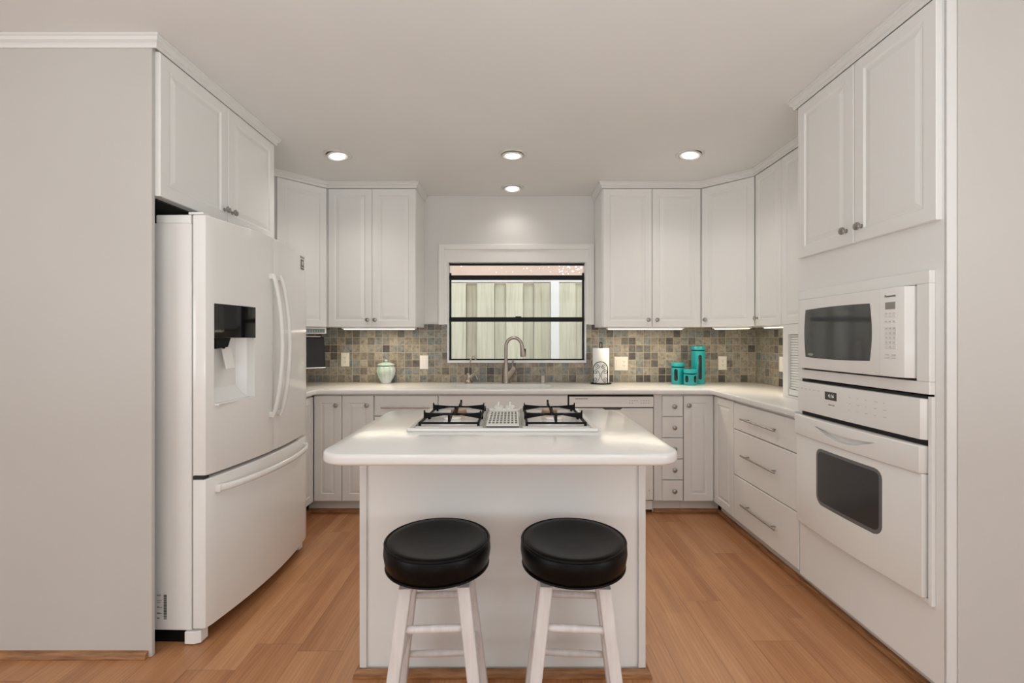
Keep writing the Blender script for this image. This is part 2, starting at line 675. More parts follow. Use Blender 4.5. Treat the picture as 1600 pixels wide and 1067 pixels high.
# window casing
cs = MB()
cy0 = YB - 0.022
cs.box(-0.622, -0.575, cy0, YB - 0.0005, ZT - 0.004, 2.085, 0.003).box(0.650, 0.697, cy0, YB - 0.0005, ZT - 0.004, 2.085, 0.003)
cs.box(-0.575, 0.650, cy0, YB - 0.0005, 2.04, 2.085, 0.003)
cs.box(-0.575, 0.650, YB - 0.010, YB - 0.0005, WZ1, 2.04)
cs.box(-0.575, WX0, YB - 0.010, YB - 0.0005, ZT, WZ1).box(WX1, 0.650, YB - 0.010, YB - 0.0005, ZT, WZ1)
struct('trim_3', cs, 'cab')['label'] = 'white window casing'

# window: liner, black sashes, panes
win = MB()
y0, y1 = YB - 0.011, YB + 0.09
win.box(WX0, WX1, y0, y1, WZ0, WZ0 + 0.022, 0.002)
win.box(WX0, WX0 + 0.012, y0, y1, WZ0 + 0.022, WZ1).box(WX1 - 0.012, WX1, y0, y1, WZ0 + 0.022, WZ1)
win.box(WX0 + 0.012, WX1 - 0.012, y0 + 0.02, y1, WZ1 - 0.004, WZ1)
window = struct('window_1', win, 'alu')
fx0, fx1 = WX0 + 0.0125, WX1 - 0.0125
fr_ = MB()
ya, yb = YB + 0.045, YB + 0.075
fr_.box(fx0, fx1, ya, yb, WZ1 - 0.019, WZ1 - 0.004)
fr_.box(fx0, fx1, ya - 0.01, yb, 1.790, 1.828)
fr_.box(fx0, fx0 + 0.012, ya, yb, WZ0 + 0.0225, 1.85).box(fx1 - 0.012, fx1, ya, yb, WZ0 + 0.0225, 1.85)
fr_.box(fx0 + 0.012, fx1 - 0.012, ya, yb, WZ0 + 0.0225, WZ0 + 0.032)
fr_.build('sash_frame', 'blackframe', window)
mr = MB()
mr.box(fx0, fx1, ya - 0.012, yb, 1.430, 1.468, 0.003)
for i in range(62):
    x = fx0 + 0.02 + i * (fx1 - fx0 - 0.04) / 61
    mr.box(x, x + 0.006, ya - 0.014, ya - 0.0119, 1.437, 1.448)
mr.box(0.03, 0.08, ya - 0.02, ya - 0.012, 1.46, 1.475)
mr.build('meeting_rail', 'blackframe', window)
pn = MB().box(fx0 + 0.012, fx1 - 0.012, ya + 0.012, ya + 0.014, WZ0 + 0.032, WZ1 - 0.019)
pn.build('pane', 'pane', window)
# outside
og = bpy.data.objects
struct('ground_outside', MB().box(-6, 6, 4.05, 9, -0.3, -0.25), 'ground')
nb = struct('wall_outside', MB().box(-6, 6, 7.2, 7.4, -0.25, 3.6), 'stucco')
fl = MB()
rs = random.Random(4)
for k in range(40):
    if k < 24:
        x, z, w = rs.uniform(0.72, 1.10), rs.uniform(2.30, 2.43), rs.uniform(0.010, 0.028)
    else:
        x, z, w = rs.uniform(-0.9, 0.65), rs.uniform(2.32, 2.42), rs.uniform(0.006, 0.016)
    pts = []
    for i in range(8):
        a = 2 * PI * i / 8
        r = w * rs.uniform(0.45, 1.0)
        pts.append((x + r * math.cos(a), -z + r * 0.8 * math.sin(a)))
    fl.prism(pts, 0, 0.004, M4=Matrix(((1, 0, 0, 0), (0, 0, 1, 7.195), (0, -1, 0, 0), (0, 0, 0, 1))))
fl.build('painted_sky_flecks', 'whitepost', nb)  # white spots painted in for bright sky gaps between leaves
fence = thing('board_fence', 'weathered board fence with a white post outside the kitchen window', 'fence', (0, 5.2, -0.25))
FY = 5.2
edges = [560, 590, 609, 634, 652, 677, 697, 727.7, 746.5, 771.6, 791.6, 816.7, 835, 858.8, 873.5, 898, 918, 943, 962, 988, 1008, 1040]
for i, (a, b) in enumerate(zip(edges, edges[1:])):
    xa, xb = (a - 800) * FY / 720, (b - 800) * FY / 720
    wide = i % 2 == 0
    yo = 0.0 if not wide else -0.035
    e = 0.006 if wide else -0.006
    MB().box(xa - e + 0.001, xb + e - 0.001, yo, yo + 0.019, 0.02, 2.16, 0.002).build('board', 'fence', fence)
MB().box(-1.74, 1.69, 0.0195, 0.03, 0.03, 2.14).build('gap_shade', 'gap', fence)['label'] = 'dark sheet standing in for shade between the boards'  # dark sheet gives the shade lines between boards by colour
MB().box((860 - 800) * FY / 720, (872 - 800) * FY / 720, -0.12, -0.04, 0.0, 2.2, 0.004).build('post', 'whitepost', fence)['label'] = 'white painted post'
MB().box(-1.75, 1.7, -0.045, 0.04, 2.17, 2.205, 0.003).build('top_rail', 'whitepost', fence)['label'] = 'white painted top rail'


# ------------------------------------------------------------------ mouldings
def sweep(path, prof):
    """prof: (out, z); out is to the right of the path's direction"""
    P = [Vector(p) for p in path]
    offs = []
    for i, p in enumerate(P):
        ns = []
        if i > 0:
            d = (P[i] - P[i - 1]).normalized()
            ns.append(Vector((d.y, -d.x)))
        if i < len(P) - 1:
            d = (P[i + 1] - P[i]).normalized()
            ns.append(Vector((d.y, -d.x)))
        if len(ns) == 1:
            offs.append(ns[0])
        else:
            b = (ns[0] + ns[1]).normalized()
            offs.append(b / b.dot(ns[0]))
    mb = MB()
    mb.loft([[(p.x + o.x * u, p.y + o.y * u, z) for u, z in prof] for p, o in zip(P, offs)])
    return mb


Z1 = ZC - 0.0005
crown = [(0.0005, 2.4485), (0.005, 2.4485), (0.008, 2.458), (0.008, 2.466), (0.012, 2.469), (0.018, 2.474), (0.021, 2.482), (0.021, 2.486), (0.026, 2.489), (0.026, Z1), (0.0005, Z1)]
struct('trim_4', sweep([(-4.395, 1.853), (-1.431, 1.853), (-1.431, 2.785), (-2.05, 2.785)], crown), 'trim')
struct('trim_5', sweep([(-1.712, 2.80), (-1.712, 3.295), (-1.436, 3.571), (-0.745, 3.571), (-0.745, YB - 0.001)], crown), 'trim')
struct('trim_6', sweep([(0.700, YB - 0.001), (0.700, 3.571), (1.466, 3.571), (1.737, 3.300), (1.737, 2.352)], crown), 'trim')
struct('trim_7', sweep([(2.07, 2.352), (1.446, 2.352), (1.446, 1.5515), (4.39, 1.5515)], crown), 'trim')
struct('trim_8', MB().box(1.4665, 1.500, 1.5535, 1.5595, 0.0, ZC - 0.06, 0.001), 'wall_lit')
shoe = [(0.0005, 0.0005), (0.019, 0.0005), (0.019, 0.006), (0.016, 0.016), (0.010, 0.024), (0.003, 0.028), (0.0005, 0.028)]
struct('baseboard_left', sweep([(-4.39, 1.853), (-1.462, 1.853)], shoe), 'oak')
struct('baseboard_back_left', sweep([(-1.50, 2.9), (-1.50, 3.412), (-0.05, 3.412)], shoe), 'oak')
struct('baseboard_right', sweep([(1.046, 3.412), (1.526, 3.412), (1.526, 1.57)], shoe), 'oak')
struct('baseboard_right_return', sweep([(1.52, 1.552), (4.39, 1.552)], shoe), 'oak')


# ------------------------------------------------------------------ cabinet kit (x to the right, -y out of the front)
TH = 0.019
RAISED = [(0, TH), (0, 0.003), (0.003, 0), (0.050, 0), (0.0535, 0.0035), (0.056, 0.0062), (0.061, 0.0066), (0.083, 0.0014), (0.086, 0.001)]
RAISED_SLIM = [(0, TH), (0, 0.003), (0.003, 0), (0.052, 0), (0.055, 0.0035), (0.057, 0.006), (0.061, 0.0062), (0.078, 0.0014), (0.080, 0.001)]
RAISED_TIGHT = [(0, TH), (0, 0.003), (0.003, 0), (0.045, 0), (0.048, 0.0035), (0.050, 0.006), (0.053, 0.0062), (0.066, 0.0014), (0.068, 0.001)]
SLAB = [(0, TH), (0, 0.004), (0.0015, 0.0012), (0.004, 0)]
KNOB = [(0.009, 0), (0.009, 0.002), (0.006, 0.004), (0.0055, 0.012), (0.008, 0.015), (0.0155, 0.018), (0.0165, 0.022), (0.015, 0.026), (0.010, 0.0285), (0.0, 0.0295)]


def knob(parent, x, z, y=-TH):
    return MB().lathe(KNOB, (x, y, z), '-Y', 20).build('knob', 'nickel', parent, 40)


def bar_handle(parent, x0, x1, z, y=-TH, r=0.0055):
    mb = MB().cyl((x0, y - 0.032, z), (x1, y - 0.032, z), r, n=12)
    for x in (x0 + 0.045, x1 - 0.045):
        mb.cyl((x, y, z), (x, y - 0.032, z), 0.0045, n=10)
    return mb.build('bar_handle', 'nickel', parent, 40)


def door(parent, x0, x1, z0, z1, prof=RAISED, k=None, mat='cab'):
    d = MB().rings(x0 + 0.001, x1 - 0.001, z0, z1, -TH, prof).build('door', mat, parent)
    if k:
        knob(d, *k)
    return d


def drawer(parent, x0, x1, z0, z1, handle=None, k=None):
    d = MB().rings(x0 + 0.001, x1 - 0.001, z0, z1, -TH, SLAB).build('drawer', 'cab', parent)
    if handle:
        bar_handle(d, *handle)
    if k:
        knob(d, *k)
    return d


GU = 'white upper cabinets'
GB = 'white base cabinets'
ZU0, ZU1 = 1.374, 2.446
HU = ZU1 - ZU0

# back-left upper pair
t = thing('upper_cabinet', 'white two-door upper cabinet left of the window', 'cabinet', (-1.428, 3.59, ZU0), 0, GU)
MB().box(0.0, 0.682, 0.0005, 0.328, 0.004, HU + 0.0495, 0.001).build('body', 'cab', t)
door(t, 0.002, 0.341, 0, HU, k=(0.312, 0.055))
door(t, 0.341, 0.680, 0, HU, k=(0.370, 0.055))
# back-right upper pair
t = thing('upper_cabinet', 'white two-door upper cabinet right of the window', 'cabinet', (0.701, 3.59, ZU0), 0, GU)
MB().box(0.0, 0.764, 0.0005, 0.328, 0.004, HU + 0.0495, 0.001).build('body', 'cab', t)
door(t, 0.006, 0.385, 0, HU, k=(0.352, 0.055))
door(t, 0.387, 0.762, 0, HU, k=(0.420, 0.055))


def diagonal(label, p, q, corner, inner, kn, cat='cabinet'):
    """corner unit whose door spans p-q; corner = wall corner"""
    ang = math.degrees(math.atan2(q[1] - p[1], q[0] - p[0]))
    w = math.hypot(q[0] - p[0], q[1] - p[1])
    t = thing('corner_cabinet', label, cat, (p[0], p[1], ZU0), ang, GU)
    nx, ny = (q[1] - p[1]) / w, -(q[0] - p[0]) / w     # outward
    off = -0.0195
    P = [(p[0] + nx * -0.0005, p[1] + ny * -0.0005), (q[0] + nx * -0.0005, q[1] + ny * -0.0005)] + inner
    MB().prism(P, ZU0 + 0.004, ZC - 0.0005).build('body', 'cab', t, world=True)
    door(t, 0.006, w - 0.004, 0, HU, k=kn)
    return t


diagonal('white diagonal corner wall cabinet above the flip-down screen', (-1.706, 3.315), (-1.446, 3.586), None,
         [(-1.432, 3.586), (-1.432, YB - 0.001), (-2.058, YB - 0.001), (-2.058, 3.315)], None)
diagonal('white diagonal corner wall cabinet above the right end of the back counter', (1.478, 3.590), (1.752, 3.306), None,
         [(2.078, 3.306), (2.078, YB - 0.001), (1.467, YB - 0.001), (1.467, 3.590)], (0.040, 0.055))
# right wall uppers
t = thing('upper_cabinet', 'white wall cabinet on the right wall above the slatted cubby', 'cabinet', (1.756, 3.296, ZU0), -90, GU)
MB().box(0.0, 0.942, 0.0005, 0.320, 0.004, HU + 0.0495, 0.001).build('body', 'cab', t)
door(t, 0.004, 0.322, 0, HU, RAISED_TIGHT, k=(0.035, 0.055))
door(t, 0.324, 0.632, 0, HU, k=None)
door(t, 0.634, 0.940, 0, HU, k=None)
# over-fridge cabinet
t = thing('fridge_cabinet', 'short white two-door cabinet above the refrigerator', 'cabinet', (-1.450, 1.908, 1.862), 90, GU)
MB().box(-0.035, 0.872, 0.0005, 0.605, 0.002, 2.4975 - 1.862, 0.001).build('body', 'cab', t)
MB().box(0.01, 0.862, 0.03, 0.60, -0.004, 0.0015).build('underside_shade', 'gap', t)['label'] = 'dark sheet standing in for shade under the cabinet'  # dark colour put in for the shaded gap over the fridge
door(t, -0.035, 0.413, 0, 2.448 - 1.862, k=(0.385, 0.062))
door(t, 0.415, 0.868, 0, 2.448 - 1.862, k=(0.447, 0.062))

# under-cabinet lights
def strip_light(label, p, rz, L):
    t = thing('under_cabinet_light', label, 'light', (p[0], p[1], 1.3555), rz, 'under-cabinet strip lights')
    MB().box(0, L, 0, 0.055, 0.0035, 0.0215, 0.003).build('housing', 'plate_white', t)
    MB().box(0.015, L - 0.015, 0.004, 0.051, 0.0, 0.004, 0.001).build('diffuser', 'strip', t)
    m4 = Matrix.Translation((p[0], p[1], 0)) @ Matrix.Rotation(math.radians(rz), 4, 'Z')
    c = m4 @ Vector((L / 2, 0.028, 1.352))
    area('strip_glow', c, (0, 0, math.radians(rz)), L - 0.04, 0.03, 2.2 * L / 0.55, (1.0, 0.86, 0.66))


strip_light('slim strip light under the cabinet left of the window', (-1.33, 3.595), 0, 0.575)
strip_light('slim strip light under the cabinet right of the window', (0.745, 3.595), 0, 0.60)
strip_light('slim strip light under the right diagonal corner cabinet', (1.545, 3.555), -46, 0.27)
strip_light('slim strip light under the right wall cabinet beside the slatted cubby', (1.765, 3.25), -90, 0.285)

# ------------------------------------------------------------------ base cabinets
YF = 3.369          # door backs; fronts at YF - TH


def base(name, label, loc, rz, w, depth=0.545, kick=True, x0=0.0, kick_more=0.0, kick_less=0.0):
    t = thing(name, label, 'cabinet', loc, rz, GB)
    MB().box(x0, w, 0.0005, depth, 0.10, 0.8785, 0.001).build('body', 'cab', t)
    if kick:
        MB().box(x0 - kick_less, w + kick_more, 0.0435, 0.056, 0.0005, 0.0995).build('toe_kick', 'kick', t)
    return t


t = base('base_cabinet', 'white base cabinet with two narrow doors by the refrigerator', (-1.442, YF, 0), 0, 0.438, kick_less=0.062)
door(t, 0.0, 0.203, 0.102, 0.868, RAISED_SLIM, k=(0.165, 0.80))
door(t, 0.205, 0.436, 0.102, 0.868, RAISED_SLIM, k=(0.390, 0.80))
t = base('drawer_cabinet', 'white drawer cabinet with long bar handle between narrow doors and sink', (-1.003, YF, 0), 0, 0.465)
drawer(t, 0.001, 0.464, 0.722, 0.868, handle=(0.058, 0.408, 0.787))
drawer(t, 0.001, 0.464, 0.415, 0.716, handle=(0.058, 0.408, 0.62))
drawer(t, 0.001, 0.464, 0.104, 0.409, handle=(0.058, 0.408, 0.31))
t = base('sink_cabinet', 'white sink base cabinet with plain false front under the window', (-0.537, YF, 0), 0, 0.944)
b = t.children[0]
b.data = (lambda mb: (mb.box(0, 0.944, 0.0005, 0.018, 0.10, 0.8785), mb.box(0, 0.018, 0.018, 0.545, 0.10, 0.8785), mb.box(0.926, 0.944, 0.018, 0.545, 0.10, 0.8785), mb.box(0.018, 0.926, 0.018, 0.545, 0.10, 0.12), mb)[-1].mesh('body'))(MB())
b.data.materials.append(M['cab'])
MB().rings(0.002, 0.942, 0.722, 0.868, -TH, SLAB).build('false_front', 'cab', t)
door(t, 0.001, 0.471, 0.104, 0.716, k=(0.43, 0.66))
door(t, 0.473, 0.943, 0.104, 0.716, k=(0.514, 0.66))
t = base('drawer_stack', 'white narrow stack of five small drawers beside the dishwasher', (1.037, YF, 0), 0, 0.208)
for i in range(5):
    z0 = 0.104 + i * 0.1535
    drawer(t, 0.056, 0.208, z0, z0 + 0.1475, k=(0.141, z0 + 0.074))
t = base('base_cabinet', 'white narrow single-door base cabinet at the right inner corner', (1.247, YF, 0), 0, 0.222, kick_more=0.058)
door(t, 0.002, 0.221, 0.102, 0.868, RAISED_SLIM, k=(0.035, 0.80))
# left run along the wall beyond the fridge
t = base('base_cabinet', 'white base cabinet on the left wall, mostly hidden behind the refrigerator', (-1.461, 2.885, 0), 90, 0.483, 0.585)
door(t, 0.001, 0.46, 0.102, 0.862, k=None)
# right run
t = base('base_cabinet', 'white plain-door base cabinet at the start of the right counter', (1.485, 3.366, 0), -90, 0.316, 0.585)
door(t, 0.018, 0.315, 0.100, 0.868, RAISED_SLIM)
t = base('drawer_cabinet', 'white three-drawer cabinet with bar handles beside the wall oven', (1.485, 3.048, 0), -90, 0.695, 0.585)
drawer(t, 0.001, 0.692, 0.691, 0.862, handle=(0.152, 0.528, 0.777))
drawer(t, 0.001, 0.692, 0.391, 0.686, handle=(0.152, 0.528, 0.547))
drawer(t, 0.001, 0.692, 0.098, 0.386, handle=(0.152, 0.528, 0.237))

# ------------------------------------------------------------------ dishwasher
t = thing('dishwasher', 'white built-in dishwasher under the back counter', 'dishwasher', (0.410, YF, 0))
W = 0.623
MB().box(0.006, W - 0.006, 0.012, 0.53, 0.03, 0.862).build('tub', 'appl', t)
MB().box(0.0, W, 0.004, 0.0118, 0.10, 0.878).build('gap_surround', 'gap', t)
MB().box(0.006, W - 0.006, -0.020, 0.0035, 0.11, 0.778, 0.003).build('door', 'appl', t)
pnl = MB().box(0.006, W - 0.006, -0.028, 0.0035, 0.786, 0.862, 0.004).build('control_panel', 'appl', t)
mk, mk2 = MB(), MB()
rs = random.Random(5)
for k in range(9):
    x = 0.44 + k * 0.017
    if k == 4:
        continue
    mq = mk if k < 4 else mk2
    mq.box(x, x + rs.uniform(0.006, 0.011), -0.0284, -0.0279, 0.832, 0.836)
    if k not in (2, 3):
        mq.box(x, x + rs.uniform(0.005, 0.010), -0.0284, -0.0279, 0.812, 0.818)
mk.build('key_legend', 'mark', pnl)
mk2.build('key_legend', 'mark', pnl)
vt = MB()
for k in range(14):
    vt.box(0.05 + k * 0.0066, 0.0545 + k * 0.0066, -0.0284, -0.0279, 0.845, 0.851)
vt.build('vent_slots', 'ink', pnl)
MB().prism([(0.24, 0), (0.40, 0), (0.375, -0.018), (0.265, -0.018)], 0, 0.0012, M4=Matrix(((1, 0, 0, 0), (0, 0, -1, -0.0205), (0, 1, 0, 0.785), (0, 0, 0, 1)))).build('handle_pocket', 'lcdoff', t)
MB().box(0.006, W - 0.014, 0.03, 0.045, 0.028, 0.105, 0.002).build('kick_plate', 'kick', t)
MB().text('HE', 0.014, front(0.587, -0.0205, 0.178)).build('badge', 'mark', t)

# ------------------------------------------------------------------ countertop and sink
ct = [(-2.057, 3.910), (-2.057, 2.876), (-1.414, 2.876), (-1.414, 3.300), (-1.388, 3.327), (1.418, 3.327), (1.442, 3.303), (1.442, 2.352), (2.070, 2.352), (2.070, 3.910)]
cb = bmesh.new()
cobj = MB().prism(ct, 0.879, 0.914, 0.007, 3).build('countertop', 'counter', None, 50)
tag(cobj, 'white solid-surface countertop running around three walls', 'countertop')
cut = MB()
SX0, SX1, SY0, SY1 = -0.44, 0.32, 3.44, 3.74
cut.prism(rounded_rect(SX0, SX1, SY0, SY1, 0.12), 0.80, 1.0)
boolean_cut(cobj, cut)
t = thing('kitchen_sink', 'white undermount sink set into the counter below the window', 'sink', (-0.065, 3.60, 0.70))
r_out = rounded_rect(SX0, SX1, SY0, SY1, 0.12)
r_in = rounded_rect(SX0 + 0.02, SX1 - 0.02, SY0 + 0.02, SY1 - 0.02, 0.10)
mb = MB()
R = [[(x, y, 0.8785) for x, y in rounded_rect(SX0 - 0.012, SX1 + 0.012, SY0 - 0.012, SY1 + 0.012, 0.13)],
     [(x, y, 0.8785) for x, y in r_out], [(x, y, 0.74) for x, y in r_in], [(x, y, 0.72) for x, y in rounded_rect(SX0 + 0.04, SX1 - 0.04, SY0 + 0.04, SY1 - 0.04, 0.08)]]
O = [[(x, y, z) for x, y in rounded_rect(SX0 - 0.012, SX1 + 0.012, SY0 - 0.012, SY1 + 0.012, 0.13)] for z in (0.70, 0.8785)]
mb.loft([O[0], O[1]] + R[1:], cap0=True, cap1=True)
mb.build('basin', 'counter', t, 50, world=True)
MB().lathe([(0.045, 0.7205), (0.045, 0.723), (0.03, 0.7225), (0.0, 0.7215)], (-0.065, 3.6, 0)).build('drain', 'nickel', t, 40, world=True)

# ------------------------------------------------------------------ faucets
FX, FYY, FZ = -0.050, 3.842, 0.9145
t = thing('kitchen_faucet', 'tall gooseneck pull-down faucet behind the sink', 'faucet', (FX, FYY, FZ))
MB().lathe([(0.036, 0), (0.036, 0.006), (0.032, 0.010), (0.031, 0.04), (0.025, 0.12), (0.018, 0.165), (0.018, 0.17), (0.0, 0.17)], n=28).build('body', 'bronze', t, 40)
pts = [(0, 0, 0.16), (0, 0, 0.25)]
for i in range(0, 17):
    a = PI - PI * 0.93 * i / 16
    pts.append((0.066 + 0.066 * math.cos(a), 0, 0.305 + 0.072 * math.sin(a)))
MB().tube(pts, 0.0135, 16).build('gooseneck', 'bronze', t, 50)
tip = Vector(pts[-1])
sh = MB().tube([tip + Vector((0, 0, 0.004)), tip + Vector((0.004, 0, -0.02)), tip + Vector((0.009, 0, -0.06)), tip + Vector((0.013, 0, -0.095)), tip + Vector((0.0135, 0, -0.103))], [0.015, 0.0165, 0.0205, 0.024, 0.021], 18).build('spray_head', 'bronze', t, 40)
MB().box(tip.x + 0.018, tip.x + 0.034, -0.010, 0.010, tip.z - 0.088, tip.z - 0.035, 0.003).build('button', 'black', sh)
lv = MB().tube([(0.008, 0, 0.045), (0.035, -0.006, 0.080), (0.056, -0.010, 0.108)], [0.026, 0.0255, 0.024], 18)
lv.lathe([(0.0, -0.027), (0.018, -0.021), (0.026, 0.0), (0.018, 0.021), (0.0, 0.027)], (0.060, -0.010, 0.113))
lv = lv.build('valve', 'bronze', t, 40)
MB().tube([(0.058, -0.012, 0.122), (0.053, -0.012, 0.15), (0.056, -0.012, 0.178), (0.060, -0.014, 0.192)], [0.007, 0.006, 0.008, 0.0095], 12).build('lever', 'bronze', lv, 40)

t = thing('filter_tap', 'small filtered-water tap with bent spout left of the faucet', 'faucet', (-0.362, 3.842, FZ))
MB().lathe([(0.032, 0), (0.032, 0.010), (0.022, 0.018), (0.019, 0.03), (0.020, 0.066), (0.014, 0.080), (0.0, 0.082)], n=24).build('body', 'bronze', t, 40)
v_ = MB().tube([(0.004, -0.004, 0.042), (0.03, -0.008, 0.062), (0.055, -0.01, 0.078)], [0.016, 0.0145, 0.0155], 14)
v_ = v_.build('valve', 'bronze', t, 40)
MB().tube([(0.055, -0.012, 0.080), (0.066, -0.014, 0.06), (0.076, -0.016, 0.032)], [0.009, 0.006, 0.0075], 12).build('lever', 'bronze', v_, 40)
MB().tube([(0, 0, 0.075), (0.0, 0, 0.13), (0.008, 0, 0.165), (0.024, 0, 0.205), (0.034, 0, 0.222), (0.045, 0, 0.224), (0.055, 0, 0.205), (0.058, 0, 0.192)], 0.0052, 12).build('spout', 'bronze', t, 50)
t = tag(MB().lathe([(0.021, FZ), (0.021, FZ + 0.004), (0.0195, FZ + 0.006), (0.0195, FZ + 0.058), (0.017, FZ + 0.064), (0.0, FZ + 0.066)], (0.257, 3.842, 0), n=28).build('air_gap_cap', 'nickel', None, 40),
        'short metal cylinder air gap right of the faucet', 'air gap')

# ------------------------------------------------------------------ wall plates
def plate(label, cat, name, x, z, kinds, wall='back', mat='plate'):
    rz = 0 if wall == 'back' else -90
    loc = (x, YB - 0.0085, z) if wall == 'back' else (2.0715, x, z)
    t = thing(name, label, cat, loc, rz, 'outlets and switches on the backsplash')
    n = len(kinds)
    w = 0.071 if n == 1 else 0.116
    MB().rings(-w / 2, w / 2, -0.058, 0.058, -0.006, [(0, 0.0058), (0, 0.003), (0.003, 0.0)]).build('cover_plate', mat, t)
    for i, k in enumerate(kinds):
        cx = 0 if n == 1 else (-0.023 + 0.046 * i)
        if k == 'outlet':
            r = MB().box(cx - 0.0165, cx + 0.0165, -0.008, -0.006, -0.033, 0.033, 0.0008).build('receptacle', mat, t)
            s = MB()
            for dz in (-0.018, 0.016):
                s.box(cx - 0.0075, cx - 0.005, -0.0085, -0.0079, dz, dz + 0.009).box(cx + 0.005, cx + 0.0075, -0.0085, -0.0079, dz, dz + 0.008)
                s.cyl((cx, -0.0079, dz - 0.006), (cx, -0.0085, dz - 0.006), 0.0028, n=10)
            s.build('slots', 'ink', r)
        else:
            MB().prism([(0, -0.033), (-0.003, -0.033), (-0.0055, 0.033), (0, 0.033)], cx - 0.0165, cx + 0.0165,
                       M4=Matrix(((0, 0, 1, 0), (1, 0, 0, -0.006), (0, 1, 0, 0), (0, 0, 0, 1)))).build('rocker', mat, t)
    return t


plate('almond outlet left of the pale green jar', 'outlet', 'wall_outlet', -1.416, 1.105, ['outlet'])
plate('white rocker switch between the green jar and the window', 'switch', 'wall_switch', -0.746, 1.083, ['switch'], mat='plate_white')
plate('almond double plate with switch and outlet beside the paper towels', 'outlet', 'wall_outlet', 0.926, 1.072, ['switch', 'outlet'])
plate('almond outlet right of the tall teal canister', 'outlet', 'wall_outlet', 1.786, 1.077, ['outlet'])
plate('white rocker switch on the right wall beside the slatted cubby', 'switch', 'wall_switch', 3.53, 1.087, ['switch'], 'right', 'plate_white')

# ------------------------------------------------------------------ flip-down screen under the left corner cabinet
t = thing('flip_down_television', 'flip-down black screen hung under the left corner cabinet', 'television', (-1.560, 3.530, 1.05), 38)
MB().box(-0.20, 0.125, -0.03, 0.16, 0.272, 0.3215, 0.004).build('radio_body', 'plate_white', t)
MB().box(-0.195, 0.112, -0.0312, -0.0295, 0.279, 0.309).build('control_strip', 'lcdoff', t)
bt = MB()
for i in range(16):
    for j in range(2):
        x = -0.18 + i * 0.018
        bt.box(x, x + 0.006, -0.0325, -0.0311, 0.287 + j * 0.011, 0.2895 + j * 0.011)
bt.build('buttons', 'mark', t)
til = Matrix.Translation((0, 0.05, 0.245)) @ Matrix.Rotation(math.radians(-9), 4, 'X')
sc = MB().box(-0.20, 0.128, -0.012, 0.012, -0.237, 0.0, 0.004, M4=til).build('screen', 'black', t)
MB().box(-0.20, 0.128, -0.0135, 0.012, -0.245, -0.2372, 0.002, M4=til).build('lower_edge', 'plate_white', sc)
MB().box(-0.20, 0.10, -0.0135, 0.012, 0.0002, 0.006, 0.002, M4=til).build('upper_edge', 'plate_white', sc)
MB().box(-0.195, 0.122, -0.0135, -0.0115, -0.232, -0.010, M4=til).build('glass', 'blackgloss', sc)
MB().cyl((-0.04, 0.05, 0.235), (-0.04, 0.06, 0.275), 0.016, n=12).build('hinge', 'black', t)

# ------------------------------------------------------------------ things on the back counter
CT = 0.9145
t = thing('ginger_jar', 'pale celadon lidded jar on the counter left of the window', 'jar', (-1.045, 3.825, CT))


def lobed(prof, lobes, depth, n=72):
    mb = MB()
    R_ = []
    for r, z, w in prof:
        R_.append([((r * (1 - depth * w * (1 - abs(math.sin(lobes * a / 2))) ** 2)) * math.cos(a), (r * (1 - depth * w * (1 - abs(math.sin(lobes * a / 2))) ** 2)) * math.sin(a), z) for a in [2 * PI * i / n for i in range(n)]])
    return mb.loft(R_)


lobed([(0.040, 0, 0), (0.043, 0.004, 0), (0.043, 0.012, 0.2), (0.055, 0.035, 0.8), (0.071, 0.070, 1), (0.078, 0.10, 1), (0.074, 0.125, 1), (0.063, 0.143, 0.5), (0.058, 0.147, 0), (0.001, 0.147, 0)], 8, 0.09).build('body', 'celadon', t, 40)
ld = lobed([(0.055, 0.1472, 0), (0.069, 0.148, 0.3), (0.070, 0.153, 0.3), (0.058, 0.163, 0.5), (0.035, 0.171, 0.4), (0.012, 0.174, 0), (0.001, 0.1745, 0)], 8, 0.06).build('lid', 'celadon', t, 40)
MB().lathe([(0.007, 0.1735), (0.0065, 0.178), (0.012, 0.184), (0.0125, 0.190), (0.008, 0.195), (0.0, 0.196)], n=20).build('knob', 'celadon', ld, 50)

# paper towel holder and roll
PX, PY = 0.731, 3.79
t = thing('paper_towel_holder', 'black wrought-iron scroll holder carrying the paper towels', 'paper towel holder', (PX, PY, CT))
MB().lathe([(0.085, 0), (0.086, 0.003), (0.083, 0.007), (0.02, 0.008), (0.0, 0.008)], n=36).build('base', 'black', t, 40)
MB().cyl((0, 0, 0.0081), (0, 0, 0.30), 0.004, n=10).build('rod', 'black', t, 40)
lp = [(-0.0105, 0, 0.288), (-0.0105, 0, 0.322)] + [(0.0105 * math.cos(PI - PI * i / 8), 0, 0.328 + 0.0105 * math.sin(PI * i / 8)) for i in range(9)] + [(0.0105, 0, 0.322), (0.0105, 0, 0.288)]
MB().tube(lp, 0.0035, 8).build('loop', 'black', t, 50)
ar = MB()
YA = -0.076
w = 0.058
cxo = -0.018
arc = [(cxo - w, YA, 0.004), (cxo - w, YA, 0.125)] + [(cxo + w * math.cos(PI - PI * i / 20), YA, 0.125 + w * 1.0 * math.sin(PI * i / 20)) for i in range(21)] + [(cxo + w, YA, 0.125), (cxo + w, YA, 0.004)]
ar.tube(arc, 0.0034, 8)
ar.build('arch', 'black', t, 50)


def spiral(cx, cz, r0, a0, turns, dirn, n=26):
    return [(cxo + cx + (r0 * (1 - 0.82 * i / n)) * math.cos(a0 + dirn * turns * 2 * PI * i / n), YA, cz + (r0 * (1 - 0.82 * i / n)) * math.sin(a0 + dirn * turns * 2 * PI * i / n)) for i in range(n + 1)]


